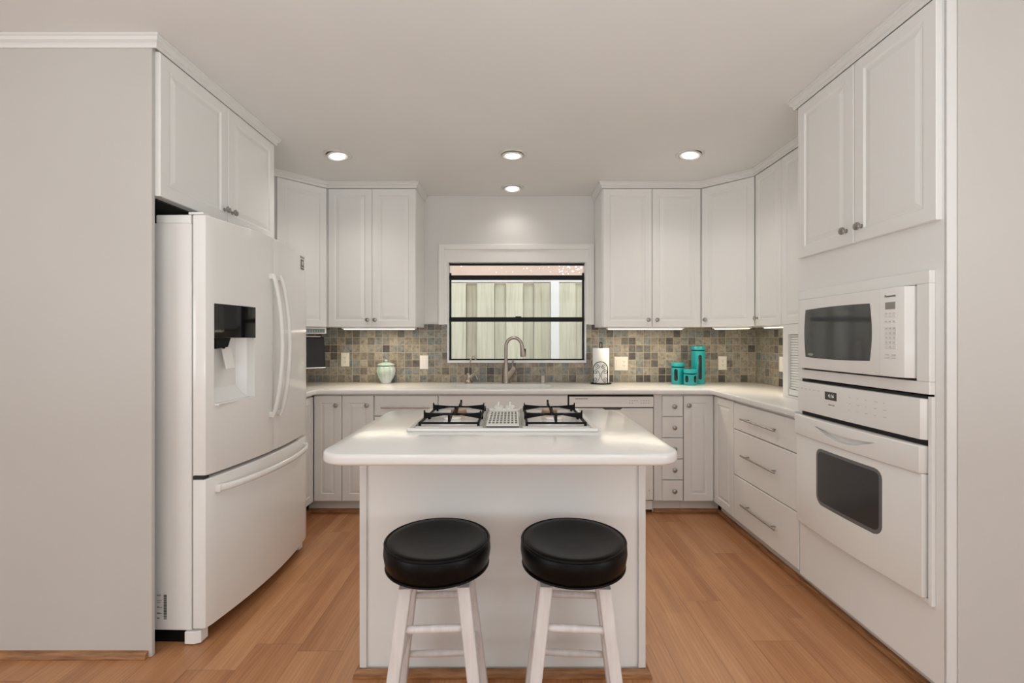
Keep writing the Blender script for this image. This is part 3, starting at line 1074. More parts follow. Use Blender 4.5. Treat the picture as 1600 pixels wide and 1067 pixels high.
scr = MB()
for sx in (-1, 1):
    scr.tube([(cxo + sx * (0.004 + 0.036 * ((i / 10 - 0.5) * 2) ** 2), YA, 0.012 + i * 0.0115) for i in range(11)], 0.0019, 6)
    a0 = 0 if sx < 0 else PI
    scr.tube(spiral(sx * 0.024, 0.148, 0.020, a0, 1.35, -sx * -1), 0.0019, 6)
    scr.tube(spiral(sx * 0.038, 0.100, 0.018, PI / 2, 1.3, -sx), 0.0019, 6)
    scr.tube(spiral(sx * 0.038, 0.040, 0.018, -PI / 2, 1.3, sx), 0.0019, 6)
scr.build('scrollwork', 'black', t, 50)
tag(MB().lathe([(0.021, 0.0085), (0.066, 0.0085), (0.0675, 0.012), (0.0675, 0.288), (0.066, 0.2915), (0.021, 0.2915), (0.021, 0.0085)], (PX, PY, CT), n=48).build('paper_towel_roll', 'paper', None, 40),
    'white paper towel roll standing on the black scroll holder', 'paper towels')


def canister(label, x, y, r, h, slots, seed):
    t = thing('canister', label, 'canister', (x, y, CT), 0, 'teal canisters')
    lh = 0.032
    MB().lathe([(r * 0.97, 0), (r, 0.004), (r, h - lh - 0.008), (r * 0.96, h - lh - 0.006), (0, h - lh - 0.006)], n=48).build('body', 'teal', t, 40)
    MB().lathe([(r * 0.965, h - lh - 0.006), (r * 1.005, h - lh - 0.005), (r * 1.005, h - lh + 0.001), (r * 0.96, h - lh + 0.0015), (0, h - lh + 0.0015)], n=48).build('seal', 'black', t, 40)
    MB().lathe([(r * 0.96, h - lh + 0.0017), (r * 1.01, h - lh + 0.002), (r * 1.01, h - 0.005), (r * 0.97, h - 0.0005), (r * 0.9, h), (0, h)], n=48).build('lid', 'teal', t, 40)
    for a, z0, z1, wd in slots:
        mb = MB()
        rows = []
        rr = wd / 2
        zs = [z0 + rr * (1 - math.cos(PI / 2 * i / 6)) for i in range(7)] + [z1 - rr * (1 - math.cos(PI / 2 * i / 6)) for i in range(6, -1, -1)]
        for z in zs:
            if z < z0 + rr:
                hw = math.sqrt(max(0, rr * rr - (z0 + rr - z) ** 2))
            elif z > z1 - rr:
                hw = math.sqrt(max(0, rr * rr - (z - z1 + rr) ** 2))
            else:
                hw = rr
            hw = max(hw, 0.0003)
            row = []
            for k in range(9):
                ang = math.radians(a) + (k / 8 - 0.5) * 2 * hw / r
                row.append(((r + 0.0006) * math.sin(ang), -(r + 0.0006) * math.cos(ang), z))
            rows.append(row)
        mb.loft(rows, close_u=False, cap0=False, cap1=False)
        mb.build('window', 'slot', t, 60)
    return t


canister('tall teal canister, tallest of the three', 1.525, 3.775, 0.0515, 0.308, [(-5, 0.038, 0.238, 0.028)], 1)
canister('medium teal canister left of the two others', 1.352, 3.755, 0.050, 0.174, [(-38, 0.028, 0.125, 0.028)], 2)
canister('smallest teal canister in front of the tall one', 1.418, 3.668, 0.050, 0.126, [(-52, 0.024, 0.078, 0.028), (28, 0.022, 0.078, 0.028)], 3)

# ------------------------------------------------------------------ appliance garage on the right counter
t = thing('appliance_garage', 'white slatted roll-front cubby standing on the right counter', 'cabinet', (1.737, 2.955, 0.9145), -90)
H = 0.4585
w = 0.60
mb = MB()
mb.box(0, 0.055, 0, 0.018, 0, H).box(w - 0.055, w, 0, 0.018, 0, H).box(0.055, w - 0.055, 0, 0.018, 0.395, H).box(0.055, w - 0.055, 0, 0.018, 0.0, 0.012)
mb.box(0.0, 0.018, 0.0185, 0.333, 0, H).box(w - 0.018, w, 0.0185, 0.333, 0, H)
mb.build('frame', 'cab', t)
mb = MB()
for i in range(21):
    z = 0.052 + i * 0.0163
    pr = [(0, z), (-0.005, z + 0.002), (-0.0065, z + 0.008), (-0.005, z + 0.0138), (0, z + 0.0158)]
    mb.prism([(p[0], p[1]) for p in pr], 0.056, w - 0.056, M4=Matrix(((0, 0, 1, 0), (1, 0, 0, 0.022), (0, 1, 0, 0), (0, 0, 0, 1))))
mb.build('slatted_shutter', 'cab', t, 50)
MB().box(0.056, w - 0.056, 0.004, 0.022, 0.0155, 0.051, 0.002).build('bottom_rail', 'cab', t)
MB().box(0.056, w - 0.056, 0.023, 0.026, 0.012, 0.3945).build('shadow_board', 'gap', t)

# ------------------------------------------------------------------ tall oven cabinet
OX, OY = 1.466, 2.346
W = 0.782
t = thing('oven_cabinet', 'tall white cabinet housing the wall oven and microwave', 'cabinet', (OX, OY, 0), -90)
mb = MB()
mb.box(0, W, 0.0005, 0.02, 1.520, ZC - 0.0005).box(0, W, 0.0005, 0.02, 0.088, 0.350)
mb.box(0, 0.018, 0.0005, 0.02, 0.350, 1.520).box(W - 0.036, W, 0.0005, 0.02, 0.350, 1.520)
mb.box(0, 0.0175, 0.02, 0.605, 0.088, ZC - 0.0005).box(W - 0.0175, W, 0.02, 0.605, 0.088, ZC - 0.0005)
mb.box(0.0175, W - 0.0175, 0.02, 0.605, 1.525, 1.545).box(0.0175, W - 0.0175, 0.02, 0.605, 1.083, 1.0855).box(0.0175, W - 0.0175, 0.02, 0.605, 0.33, 0.348)
mb.box(0.0175, W - 0.0175, 0.59, 0.605, 0.348, 1.525)
mb.build('body', 'cab', t)
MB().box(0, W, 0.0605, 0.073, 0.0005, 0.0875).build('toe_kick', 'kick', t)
door(t, 0.012, 0.394, 1.687, 2.448, k=(0.352, 1.687 + 0.060))
door(t, 0.396, W - 0.006, 1.687, 2.448, k=(0.438, 1.687 + 0.060))

# ------------------------------------------------------------------ microwave
t = thing('microwave', 'white built-in microwave above the wall oven', 'microwave', (OX, OY, 1.0865), -90)
B0 = 1.0865
tk = MB()
tk.box(0.019, 0.752, -0.022, 0.0, 1.474 - B0, 1.519 - B0, 0.003)
tk.box(0.019, 0.752, -0.022, 0.0, 0.0, 1.130 - B0, 0.003)
tk.box(0.700, 0.752, -0.022, 0.0, 1.130 - B0, 1.474 - B0, 0.003)
tk.box(0.019, 0.050, -0.022, 0.0, 1.130 - B0, 1.474 - B0, 0.003)
tk.build('trim_kit', 'appl', t)
MB().box(0.0505, 0.6995, -0.010, 0.40, 1.131 - B0, 1.473 - B0).build('cavity', 'gap', t)
mz0, mz1 = 1.1385 - B0, 1.4715 - B0
dpts = [(0.052, -0.010), (0.052, -0.030)] + [(0.056 + 0.5175 * i / 28, -0.036 - 0.015 * math.sin(PI / 2 * i / 28) ** 0.8) for i in range(29)] + [(0.5735, -0.010)]
dr = MB().prism(dpts, mz0, mz1, 0.003).build('door', 'appl', t, 30)
# barrel window
zc0, zc1 = 1.193 - B0, 1.4205 - B0
pts = []
for i in range(13):
    pts.append((0.108 + 0.416 * i / 12, zc0 - 0.004 * math.sin(PI * i / 12)))
for i in range(1, 12):
    pts.append((0.524 + 0.010 * math.sin(PI * i / 12), zc0 + (zc1 - zc0) * i / 12))
for i in range(13):
    pts.append((0.524 - 0.416 * i / 12, zc1 + 0.004 * math.sin(PI * i / 12)))
for i in range(1, 12):
    pts.append((0.108 - 0.010 * math.sin(PI * i / 12), zc1 - (zc1 - zc0) * i / 12))


def front_y(x):
    for (a, ya_), (b, yb_) in zip(dpts[1:], dpts[2:]):
        if a <= x <= b and b > a:
            return ya_ + (yb_ - ya_) * (x - a) / (b - a)
    return -0.05


strip_plate(pts, front_y, 0.0012, 0.002, 40).build('window', 'mwglass', dr, 30)
MB().lathe([(0.0, 0.0), (0.016, 0.0005), (0.017, 0.0), (0.0, -0.001)], (0.150, front_y(0.150) - 0.0016, zc0 + 0.014), '-Y', 20, M4=Matrix.Diagonal((1.3, 1, 0.38, 1))).build('sticker', 'lcd', dr)
cp = MB().prism([(0.5745, -0.010), (0.5745, -0.051), (0.655, -0.049), (0.675, -0.043), (0.693, -0.022), (0.694, -0.010)], mz0, mz1, 0.003).build('control_panel', 'appl', t, 30)
py = -0.0507
MB().text('Panasonic', 0.0130, front(0.622, py - 0.0005, 1.441 - B0)).build('lettering', 'ink', cp)
MB().box(0.600, 0.643, py - 0.0012, py + 0.002, 1.392 - B0, 1.418 - B0).build('display', 'lcd', cp)
bt = MB()
for r in range(2):
    for k in range(3):
        bt.box(0.598 + k * 0.018, 0.610 + k * 0.018, py - 0.0012, py + 0.002, (1.362 - 0.021 * r) - B0, (1.371 - 0.021 * r) - B0, 0.001)
for r in range(5):
    for k in range(3):
        bt.box(0.597 + k * 0.018, 0.6125 + k * 0.018, py - 0.001, py + 0.002, (1.313 - 0.0175 * r) - B0, (1.326 - 0.0175 * r) - B0, 0.001)
bt.build('keypad', 'plate_white', cp)
for xa in (0.597, 0.625):
    MB().box(xa, xa + 0.022, py - 0.0025, py + 0.002, 1.2075 - B0, 1.216 - B0, 0.003).build('button', 'plate_white', cp)
nm = MB()
for i, ch in enumerate('123456789'):
    nm.text(ch, 0.008, front(0.6047 + (i % 3) * 0.018, py - 0.0013, 1.302 - (i // 3) * 0.0175 - B0))
nm.text('0', 0.008, front(0.6227, py - 0.0013, 1.2495 - B0))
for k in range(3):
    nm.box(0.600 + k * 0.018, 0.609 + k * 0.018, py - 0.0014, py - 0.0009, 1.318 - B0, 1.3205 - B0)
    nm.box(0.599 + k * 0.018, 0.609 + k * 0.018, py - 0.0014, py - 0.0009, 1.375 - B0, 1.377 - B0)
    nm.box(0.599 + k * 0.018, 0.609 + k * 0.018, py - 0.0015, py - 0.0011, 1.345 - B0, 1.347 - B0)
nm.box(0.599, 0.616, py - 0.001, py + 0.001, 1.2195 - B0, 1.2215 - B0).box(0.628, 0.645, py - 0.001, py + 0.001, 1.2195 - B0, 1.2215 - B0)
nm.build('keypad_print', 'mark', cp)

# ------------------------------------------------------------------ wall oven
t = thing('wall_oven', 'white built-in wall oven below the microwave', 'oven', (OX, OY, 0.352), -90)
B0 = 0.352
OW0, OW1 = 0.022, 0.742
MB().box(OW0 + 0.004, OW1 - 0.004, -0.004, 0.55, 0.0, 1.079 - B0).build('chassis', 'gap', t)
fz = MB()
fz.box(OW1 - 0.004, OW1 + 0.010, -0.014, -0.0005, 0.0, 1.079 - B0, 0.001)
fz.build('side_trim', 'appl', t)
cp = MB().prism([(OW0, -0.004), (OW0, -0.020), (OW0 + 0.01, -0.030), (0.38, -0.034), (OW1 - 0.018, -0.030), (OW1 - 0.006, -0.018), (OW1 - 0.006, -0.004)], 0.926 - B0, 1.070 - B0, 0.003).build('control_panel', 'appl', t, 30)
cy = -0.0330
MB().box(0.237, 0.312, cy - 0.0015, cy + 0.004, 1.005 - B0, 1.041 - B0).build('display', 'lcdoff', cp)
MB().text('4:16', 0.022, front(0.278, cy - 0.0020, 1.023 - B0)).build('clock_digits', 'digits', cp)
MB().text('JENN-AIR', 0.0095, front(0.280, cy - 0.0008, 0.983 - B0)).build('lettering', 'mark', cp)
pk = MB()
rs = random.Random(9)
for r in range(3):
    for k in range(5):
        x = 0.385 + k * 0.045
        z = 1.040 - r * 0.027 - B0 - 0.01
        yy = cy + 0.0035 * ((x - 0.38) / 0.35)
        pk.box(x, x + rs.uniform(0.006, 0.018), yy - 0.0012, yy + 0.001, z, z + 0.004)
pk.build('key_legend', 'faint', cp)
pk = MB()
for k in range(5):
    x = 0.06 + k * 0.03
    pk.box(x, x + rs.uniform(0.008, 0.02), cy - 0.0002, cy + 0.003, 1.035 - B0, 1.039 - B0)
pk.build('key_legend', 'faint', cp)
# oven door, bowed in plan
def bow(x):
    u = (x - OW0) / (OW1 - 0.012 - OW0)
    return -0.030 - 0.016 * math.sin(PI * u)


xs = [OW0 + (OW1 - 0.012 - OW0) * i / 24 for i in range(25)]
dpoly = [(OW0, -0.0045)] + [(x, bow(x)) for x in xs] + [(OW1 - 0.012, -0.0045)]
dr = MB().prism(dpoly, 0.372 - B0, 0.806 - B0, 0.004).build('door', 'appl', t, 30)
hp = [(OW0 - 0.002, -0.0045)] + [(x, bow(x) - 0.010) for x in xs] + [(OW1 - 0.010, -0.0045)]
hb = MB().prism(hp, 0.8065 - B0, 0.905 - B0, 0.006).build('handle_rail', 'appl', dr, 30)
# crescent grip pocket
cpts = []
c0, c1 = 0.188, 0.546
for i in range(21):
    u = i / 20
    cpts.append((c0 + (c1 - c0) * u, 0.872 - 0.042 * math.sin(PI * u) - B0))
for i in range(1, 20):
    u = 1 - i / 20
    cpts.append((c0 + (c1 - c0) * u, 0.872 - 0.010 * math.sin(PI * u) - B0))
cut = MB()
cut.loft([[(x, bow(x) + 0.012, z + 0.004) for x, z in cpts], [(x, bow(x) - 0.03, z) for x, z in cpts]])
boolean_cut(hb, cut)
# rounded window
def wpts(g):
    p = []
    x0_, x1_, z0_, z1_ = 0.188 - g, 0.571 + g, 0.520 - g, 0.774 + g
    rr = rounded_rect(x0_, x1_, z0_, z1_, 0.035 + g, 6)
    for x, z in rr:
        u = (x - x0_) / (x1_ - x0_)
        if z < (z0_ + z1_) / 2:
            z -= 0.020 * math.sin(PI * u)
        p.append((x, z - B0))
    return p


for g, nm_, mt, o_ in ((0.0, 'window_border', 'ovenborder', 0.0008), (-0.014, 'window', 'ovenglass', 0.0016)):
    mb = strip_plate(wpts(g), bow, o_, 0.003)
    mb.build(nm_, mt, dr, 30)
MB().box(OW0, OW1, -0.010, -0.0005, 0.0005, 0.018, 0.003).build('lower_trim', 'appl', t)

# ------------------------------------------------------------------ refrigerator
FW = 0.905
t = thing('refrigerator', 'white french-door refrigerator with water dispenser', 'refrigerator', (-1.336, 1.925, 0), 88.7)
MB().box(0.0, FW, 0.004, 0.695, 0.062, 1.765, 0.004).build('cabinet', 'fridge_side', t)
MB().box(0.02, FW - 0.02, 0.02, 0.68, 0.002, 0.0615).build('base_grille', 'black', t)
MB().box(0.008, FW - 0.008, -0.004, 0.0035, 0.07, 1.76).build('gasket', 'mark', t)


def fbow(x):
    u = x / FW
    return -0.057 - 0.043 * math.sin(PI * u) ** 0.9


def fdoor(x0, x1, z0, z1, name, parent, n=18):
    poly = [(x0, -0.0045)]
    for i in range(n + 1):
        x = x0 + (x1 - x0) * i / n
        y = fbow(x)
        if i == 0:
            poly += [(x0, y + 0.012), (x0 + 0.004, y + 0.003)]
            continue
        if i == n:
            poly += [(x1 - 0.004, y + 0.003), (x1, y + 0.012)]
            continue
        poly.append((x, y))
    poly.append((x1, -0.0045))
    return MB().prism(poly, z0, z1, 0.005, 3).build(name, 'fridge', parent, 35)


ld = fdoor(0.0, FW / 2 - 0.002, 0.708, 1.800, 'door', t)
rd = fdoor(FW / 2 + 0.002, FW, 0.708, 1.800, 'door', t)
fd = fdoor(0.0, FW, 0.068, 0.692, 'freezer_drawer', t, 30)
# niche
nx0, nx1, nz0, nz1 = 0.022 + 0.02, 0.292, 1.003, 1.290
cut = MB()
N0 = [(nx0, -0.16, nz0), (nx1, -0.16, nz0), (nx1, -0.16, nz1), (nx0, -0.16, nz1)]
N1 = [(nx0, -0.055, nz0), (nx1, -0.055, nz0), (nx1, -0.055, nz1), (nx0, -0.055, nz1)]
N2 = [(nx0 + 0.03, -0.018, nz0 + 0.06), (nx1 - 0.03, -0.018, nz0 + 0.06), (nx1 - 0.03, -0.018, nz1 - 0.01), (nx0 + 0.03, -0.018, nz1 - 0.01)]
cut.loft([N0, N1, N2])
boolean_cut(ld, cut)
# control panel of the dispenser, follows the bow
rows = []
for i in range(11):
    x = nx0 + (nx1 - nx0) * i / 10
    y = fbow(x) - 0.003
    rows.append([(x, y, 1.286), (x, y, 1.432), (x, y + 0.012, 1.432), (x, y + 0.012, 1.286)])
dp = MB().loft(rows).build('dispenser_panel', 'blackgloss', ld)
MB().prism([(nx0 + 0.004, 1.2855), (nx0 + 0.105, 1.2855), (nx0 + 0.085, 1.245), (nx0 + 0.004, 1.238)], 0.0, 0.05, M4=Matrix(((1, 0, 0, 0), (0, 0, -1, fbow(0.1) + 0.054), (0, 1, 0, 0), (0, 0, 0, 1)))).build('ice_chute', 'black', dp)
MB().cyl((nx0 + 0.08, fbow(0.1) + 0.02, 1.2375), (nx0 + 0.08, fbow(0.1) + 0.02, 1.245), 0.006, n=12).build('spout', 'black', dp)
pad = MB().box(-0.032, 0.032, -0.003, 0.003, -0.12, 0.0, 0.002, M4=Matrix.Translation((nx0 + 0.115, fbow(0.15) + 0.045, 1.262)) @ Matrix.Rotation(math.radians(-14), 4, 'X'))
pad.build('paddle', 'fridge', dp)
MB().box(nx0 + 0.002, nx1 - 0.002, fbow(0.15) - 0.004, fbow(0.15) + 0.05, 0.996, 1.004, 0.002).build('drip_tray', 'fridge', ld)


def bow_handle(parent, x, z0, z1):
    n = 18
    P = []
    for i in range(n + 1):
        u = i / n
        out = 0.014 + 0.050 * math.sin(PI * u) ** 0.7
        P.append((x, fbow(x) - out, z0 + (z1 - z0) * u))
    mb = MB()
    R_ = []
    for i, p in enumerate(P):
        d = Vector(P[min(i + 1, n)]) - Vector(P[max(i - 1, 0)])
        d.normalize()
        nrm = Vector((0, -d.z, d.y))
        a, b = 0.0125, 0.0085
        ring = []
        for k in range(12):
            th = 2 * PI * k / 12
            ring.append(Vector(p) + Vector((1, 0, 0)) * a * math.copysign(abs(math.cos(th)) ** 0.6, math.cos(th)) + nrm * b * math.copysign(abs(math.sin(th)) ** 0.6, math.sin(th)))
        R_.append(ring)
    mb.loft(R_)
    for z in (z0 + 0.012, z1 - 0.012):
        mb.box(x - 0.011, x + 0.011, fbow(x) - 0.018, fbow(x) + 0.002, z - 0.014, z + 0.014, 0.003)
    return mb.build('handle', 'fridge', parent, 50)


bow_handle(ld, FW / 2 - 0.036, 0.885, 1.610)
bow_handle(rd, FW / 2 + 0.036, 0.885, 1.610)
# freezer handle
n = 26
R_ = []
hx0, hx1 = 0.055, FW - 0.055
for i in range(n + 1):
    u = i / n
    x = hx0 + (hx1 - hx0) * u
    out = 0.012 + 0.040 * math.sin(PI * u) ** 0.45
    z = 0.640
    c_ = Vector((x, fbow(x) - out, z))
    R_.append([c_ + Vector((0, 0.009 * math.cos(2 * PI * k / 12), 0.015 * math.sin(2 * PI * k / 12))) for k in range(12)])
mb = MB().loft(R_)
for x in (hx0 + 0.004, hx1 - 0.004):
    mb.box(x - 0.014, x + 0.014, fbow(x) - 0.020, fbow(x) + 0.003, 0.624, 0.656, 0.004)
mb.build('handle', 'fridge', fd, 50)
hc = MB()
hc.box(0.006, 0.075, 0.01, 0.16, 1.7655, 1.802, 0.005).box(0.004, 0.05, -0.045, 0.02, 1.802, 1.812, 0.003)
hc.build('hinge_cover', 'fridge', t)
MB().box(FW - 0.075, FW - 0.006, 0.01, 0.16, 1.7655, 1.802, 0.005).build('hinge_cover', 'fridge', t)
MB().prism([(-0.002, 0.03), (-0.002, -0.012), (0.008, -0.032), (0.05, -0.032), (0.05, 0.03)], 0.006, 0.058, 0.003).build('foot', 'fridge', t)
MB().prism([(FW - 0.05, 0.03), (FW - 0.05, -0.032), (FW - 0.008, -0.032), (FW + 0.002, -0.012), (FW + 0.002, 0.03)], 0.006, 0.058, 0.003).build('foot', 'fridge', t)
MB().box(-0.001, 0.03, -0.05, -0.004, 0.694, 0.706).build('hinge', 'gap', t)
# badge
bx = 0.812
by = fbow(bx)
slope = math.atan2(fbow(bx + 0.02) - fbow(bx - 0.02), 0.04)
bm4 = Matrix.Translation((bx, by - 0.001, 1.722)) @ Matrix.Rotation(slope, 4, 'Z')
bd = MB().box(-0.027, 0.027, -0.0008, 0.0015, -0.030, 0.028, M4=bm4).build('badge', 'lcdoff', rd)
bk = MB()
bk.box(-0.012, -0.005, -0.0014, -0.0007, -0.004, 0.019, M4=bm4).box(0.004, 0.011, -0.0014, -0.0007, -0.004, 0.019, M4=bm4).box(-0.005, 0.004, -0.0014, -0.0007, 0.008, 0.013, M4=bm4)
bk.box(-0.022, 0.022, -0.0014, -0.0007, -0.020, -0.016, M4=bm4)
bk.build('badge_mark', 'plate_white', bd)
MB().box(-0.034, 0.034, -0.0008, 0.001, 0.036, 0.048, M4=bm4).build('lettering', 'lcd', rd)
# barcode label on the near side (faces -x in local space)
st = MB()
rs = random.Random(11)
z = 0.108
while z < 0.211:
    h_ = rs.choice((0.0012, 0.002, 0.0035))
    st.box(-0.0006, 0.001, 0.108, 0.121, z, z + h_)
    z += h_ + rs.choice((0.001, 0.0016))
for z in (0.110, 0.113, 0.131, 0.134, 0.156, 0.160, 0.177, 0.185, 0.205, 0.209):
    st.box(-0.0006, 0.001, 0.150 - rs.uniform(0.010, 0.024), 0.150, z, z + 0.0016)
st.build('barcode_label', 'ink', t)

# ------------------------------------------------------------------ island
IX0, IX1, IY0, IY1 = -0.628, 0.550, 1.456, 2.400
t = thing('island_cabinet', 'white kitchen island base behind the two stools', 'kitchen island', (-0.036, 1.76, 0))
bx0, bx1 = -0.580, 0.508
MB().box(bx0 + 0.002, bx1 - 0.002, 1.760, 2.36, 0.03, 0.8765).build('body', 'cab', t, world=True)
for xa, xb in ((bx0, bx0 + 0.027), (bx1 - 0.027, bx1)):
    MB().box(xa, xb, 1.752, 1.7595, 0.0295, 0.876, 0.0015).build('corner_batten', 'trim', t, world=True)
sh = sweep([(bx0 - 0.0, 2.35), (bx0, 1.759), (bx1, 1.759), (bx1, 2.35)], shoe)
# path runs so that its right side faces inward; flip by reversing
sh = sweep([(bx1, 2.35), (bx1, 1.7515), (bx0, 1.7515), (bx0, 2.35)][::-1], shoe)
sh.build('shoe_mould', 'oak', t, world=True)['label'] = 'oak shoe moulding'
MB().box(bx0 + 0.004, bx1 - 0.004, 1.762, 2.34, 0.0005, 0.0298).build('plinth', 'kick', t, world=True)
it = MB().prism(rounded_rect(IX0, IX1, IY0, IY1, 0.095, 14), 0.877, 0.914, 0.011, 4).build('island_countertop', 'counter', None, 50)
tag(it, 'white rounded-corner countertop on the kitchen island', 'countertop')

# ------------------------------------------------------------------ cooktop
KX0, KX1, KY0, KY1 = -0.418, 0.342, 1.812, 2.345
KC = (KX0 + KX1) / 2
ZK = 0.9145
t = thing('gas_cooktop', 'white four-burner gas cooktop with centre downdraft vent', 'cooktop', (KC, (KY0 + KY1) / 2, ZK))
fr_ = MB().prism(rounded_rect(KX0, KX1, KY0, KY1, 0.012, 4), ZK, ZK + 0.013, 0.003).build('frame', 'ceramic', t, 40, world=True)
bays = ((KX0 + 0.026, KX0 + 0.303), (KX1 - 0.303, KX1 - 0.026))
cut = MB()
for a, b in bays:
    cut.box(a, b, KY0 + 0.026, KY1 - 0.026, ZK + 0.003 + 0.0, ZK + 0.05)
rm = root_matrix(t)
cut.bm.transform(rm.inverted())
boolean_cut(fr_, cut)
for a, b in bays:
    cx = (a + b) / 2
    pan = MB()
    rim = rounded_rect(a + 0.002, b - 0.002, KY0 + 0.028, KY1 - 0.028, 0.014, 4)
    rin = rounded_rect(a + 0.012, b - 0.012, KY0 + 0.038, KY1 - 0.038, 0.012, 4)
    pan.loft([[(x, y, ZK + 0.0032) for x, y in rim], [(x, y, ZK + 0.0155) for x, y in rim], [(x, y, ZK + 0.016) for x, y in rounded_rect(a + 0.006, b - 0.006, KY0 + 0.032, KY1 - 0.032, 0.013, 4)], [(x, y, ZK + 0.006) for x, y in rin]])
    pn = pan.build('burner_pan', 'ceramic', t, 40, world=True)
    edge = rounded_rect(a + 0.004, b - 0.004, KY0 + 0.030, KY1 - 0.030, 0.013, 4)
    MB().tube([(x, y, ZK + 0.0162) for x, y in edge], 0.0018, 6, closed=True).build('pan_rim', 'nickel', pn, 40, world=True)
    for j, cy_ in enumerate((KY0 + 0.150, KY1 - 0.152)):
        br = MB().lathe([(0.060, ZK + 0.0062), (0.055, ZK + 0.010), (0.040, ZK + 0.012), (0.036, ZK + 0.024), (0.030, ZK + 0.0245), (0.0, ZK + 0.0245)], (cx, cy_, 0), n=36).build('burner', 'ceramic' if j == 0 else 'brass', t, 40, world=True)
        MB().lathe([(0.036, ZK + 0.0247), (0.0365, ZK + 0.030), (0.033, ZK + 0.0325), (0.0, ZK + 0.033)], (cx, cy_, 0), n=36).build('burner_cap', 'ceramic' if j == 0 else 'brass', br, 40, world=True)
        gx, gy = 0.118, 0.106
        g = MB()
        zl = ZK + 0.024
        for sx in (-1, 1):
            g.box(cx + sx * gx - 0.0045, cx + sx * gx + 0.0045, cy_ - gy, cy_ + gy, zl, zl + 0.007)
            g.box(cx - gx, cx + gx, cy_ + sx * gy - 0.0045, cy_ + sx * gy + 0.0045, zl, zl + 0.007)
            for sy in (-1, 1):
                g.box(cx + sx * gx - 0.005, cx + sx * gx + 0.005, cy_ + sy * gy - 0.005, cy_ + sy * gy + 0.005, ZK + 0.0062, zl + 0.007)
        # tapered fingers with upright ends
        for ang in (0, 90, 180, 270):
            a4 = Matrix.Translation((cx, cy_, 0)) @ Matrix.Rotation(math.radians(ang), 4, 'Z')
            L = gx if ang % 180 == 0 else gy
            prof = [(0.040, ZK + 0.041), (L - 0.004, ZK + 0.028), (L + 0.004, ZK + 0.024), (L + 0.004, ZK + 0.062), (L, ZK + 0.062), (L - 0.003, ZK + 0.053), (0.040, ZK + 0.046)]
            g.prism(prof, -0.0045, 0.0045, M4=a4 @ Matrix(((1, 0, 0, 0), (0, 0, 1, 0), (0, 1, 0, 0), (0, 0, 0, 1))))
        g.build('grate', 'black', t, world=True)
# vent grille
vx0, vx1 = KC - 0.066, KC + 0.066
gz = ZK + 0.0132
MB().box(vx0, vx1, KY0 + 0.03, KY1 - 0.125, gz, gz + 0.003).build('vent_opening', 'gap', t, world=True)
vg = MB()
vy0, vy1 = KY0 + 0.075, KY1 - 0.13
vg.box(vx0, vx1, KY0 + 0.03, vy0, gz + 0.0032, gz + 0.0065, 0.001)
for i in range(9):
    x = vx0 + (vx1 - vx0 - 0.006) * i / 8
    vg.box(x, x + 0.006, vy0, vy1, gz + 0.0032, gz + 0.0058)
for i in range(8):
    y = vy0 + (vy1 - vy0 - 0.008) * i / 7
    vg.box(vx0, vx1, y, y + 0.008, gz + 0.0032, gz + 0.0055)
vg.build('vent_grille', 'ceramic', t, world=True)
MB().prism(rounded_rect(vx0 - 0.006, vx1 + 0.006, KY1 - 0.122, KY1 - 0.012, 0.01, 4), gz, gz + 0.010, 0.003).build('control_plate', 'ceramic', t, 40, world=True)
for kx in (-0.029, 0.029):
    for ky in (KY1 - 0.095, KY1 - 0.042):
        kb = MB().lathe([(0.023, gz + 0.0102), (0.023, gz + 0.016), (0.020, gz + 0.020), (0.0, gz + 0.020)], (KC + kx, ky, 0), n=28)
        kb.box(KC + kx - 0.0045, KC + kx + 0.0045, ky - 0.020, ky + 0.020, gz + 0.019, gz + 0.038, 0.002)
        kb.build('knob', 'ceramic', t, 40, world=True)

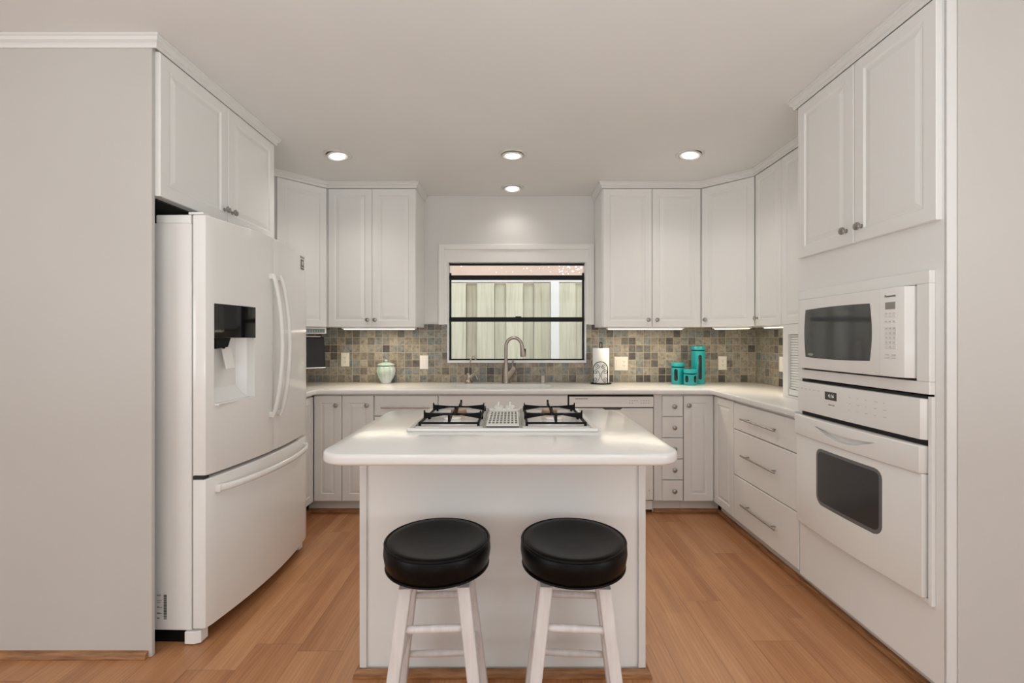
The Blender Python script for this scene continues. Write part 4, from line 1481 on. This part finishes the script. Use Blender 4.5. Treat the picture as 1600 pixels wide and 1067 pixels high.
# ------------------------------------------------------------------ bar stools
def make_stool(label, x, y, rz):
    t = thing('bar_stool', label, 'stool', (x, y, 0), rz, 'bar stools at the island')
    r = 0.174
    z1 = 0.622
    prof = [(0.0, z1 - 0.086), (r - 0.016, z1 - 0.086), (r - 0.008, z1 - 0.080), (r - 0.003, z1 - 0.060), (r + 0.001, z1 - 0.035), (r - 0.001, z1 - 0.012), (r - 0.005, z1 - 0.004),
            (r - 0.014, z1 + 0.001), (r - 0.030, z1 - 0.001), (r - 0.055, z1 - 0.006), (0.09, z1 - 0.011), (0.05, z1 - 0.0145), (0.0, z1 - 0.016)]
    seat = MB().lathe(prof, n=64).build('seat', 'leather', t, 60)
    for zz, rr in ((z1 - 0.003, r - 0.004), (z1 - 0.080, r - 0.007)):
        MB().tube([(rr * math.cos(2 * PI * i / 64), rr * math.sin(2 * PI * i / 64), zz) for i in range(64)], 0.0036, 8, closed=True).build('piping', 'leather', seat, 50)
    MB().lathe([(0.0, 0.512), (0.120, 0.512), (0.123, 0.516), (0.123, 0.5355), (0.0, 0.5355)], n=48).build('seat_support', 'stoolwood', t, 40)
    top, bot = 0.088, 0.150
    def leg_at(sx, sy, z):
        h = bot + (top - bot) * (z / 0.52)
        return Vector((sx * h, sy * h, z))
    for sx, sy in ((-1, -1), (1, -1), (1, 1), (-1, 1)):
        a, b = leg_at(sx, sy, 0.0), leg_at(sx, sy, 0.5118)
        s0, s1 = 0.018, 0.0195
        R_ = []
        for p, s_ in ((a, s0), (b, s1)):
            R_.append([(p.x + dx * s_, p.y + dy * s_, p.z) for dx, dy in ((-0.85, -1), (0.85, -1), (1, -0.85), (1, 0.85), (0.85, 1), (-0.85, 1), (-1, 0.85), (-1, -0.85))])
        MB().loft(R_).build('leg', 'stoolwood', t)
    def rung(pa, pb):
        d = (pb - pa).normalized()
        MB().tube([pa, pa.lerp(pb, 0.15), pa.lerp(pb, 0.5), pa.lerp(pb, 0.85), pb], [0.0095, 0.0115, 0.012, 0.0115, 0.0095], 14).build('rung', 'stoolwood', t, 50)
    for z in (0.385, 0.175):
        rung(leg_at(-1, -1, z), leg_at(1, -1, z))
    for z in (0.375, 0.150):
        rung(leg_at(-1, 1, z), leg_at(1, 1, z))
    for z in (0.435, 0.235):
        rung(leg_at(-1, -1, z), leg_at(-1, 1, z))
        rung(leg_at(1, -1, z), leg_at(1, 1, z))
    return t


make_stool('left of the two black round-seat white-legged bar stools', -0.246, 1.527, 3)
make_stool('right of the two black round-seat white-legged bar stools', 0.203, 1.527, -4)

# ------------------------------------------------------------------ recessed ceiling lights
def downlight(label, x, y, tx, ty, r=0.092, power=14):
    t = thing('recessed_light', label, 'light', (x, y, ZC - 0.0005), 0, 'recessed ceiling lights')
    MB().lathe([(r, 0), (r, -0.003), (r - 0.004, -0.0055), (r - 0.016, -0.007), (r - 0.020, -0.005), (r - 0.020, 0)], n=48).build('trim_ring', 'kick', t, 40)
    rot = Matrix.Rotation(ty, 4, 'Y') @ Matrix.Rotation(tx, 4, 'X')
    sh = Matrix.Translation((0, 0, -0.010))
    MB().lathe([(r - 0.022, 0.004), (r - 0.022, -0.003), (r - 0.030, -0.005), (r - 0.042, 0.002), (0.0, 0.002)], n=48, M4=sh @ rot).build('gimbal', 'plate_white', t, 40)
    MB().lathe([(0.046, 0.0025), (0.045, -0.004), (0.030, -0.008), (0.0, -0.010)], n=40, M4=sh @ rot).build('lens', 'bulb', t, 60)
    spot('downlight_beam', (x, y, ZC - 0.035), power, (1.0, 0.95, 0.87))


downlight('left of the three recessed lights in a row on the ceiling', -1.151, 3.045, 0.0, -0.14)
downlight('middle of the three recessed lights in a row on the ceiling', 0.004, 3.040, 0.06, 0.0)
downlight('right of the three recessed lights in a row on the ceiling', 1.170, 3.030, 0.0, 0.14)
downlight('recessed ceiling light nearest the window', 0.004, 3.703, -0.05, 0.0, power=5)

for o in list(bpy.data.objects):
    if o.type == 'LIGHT':
        o['kind'] = 'helper'
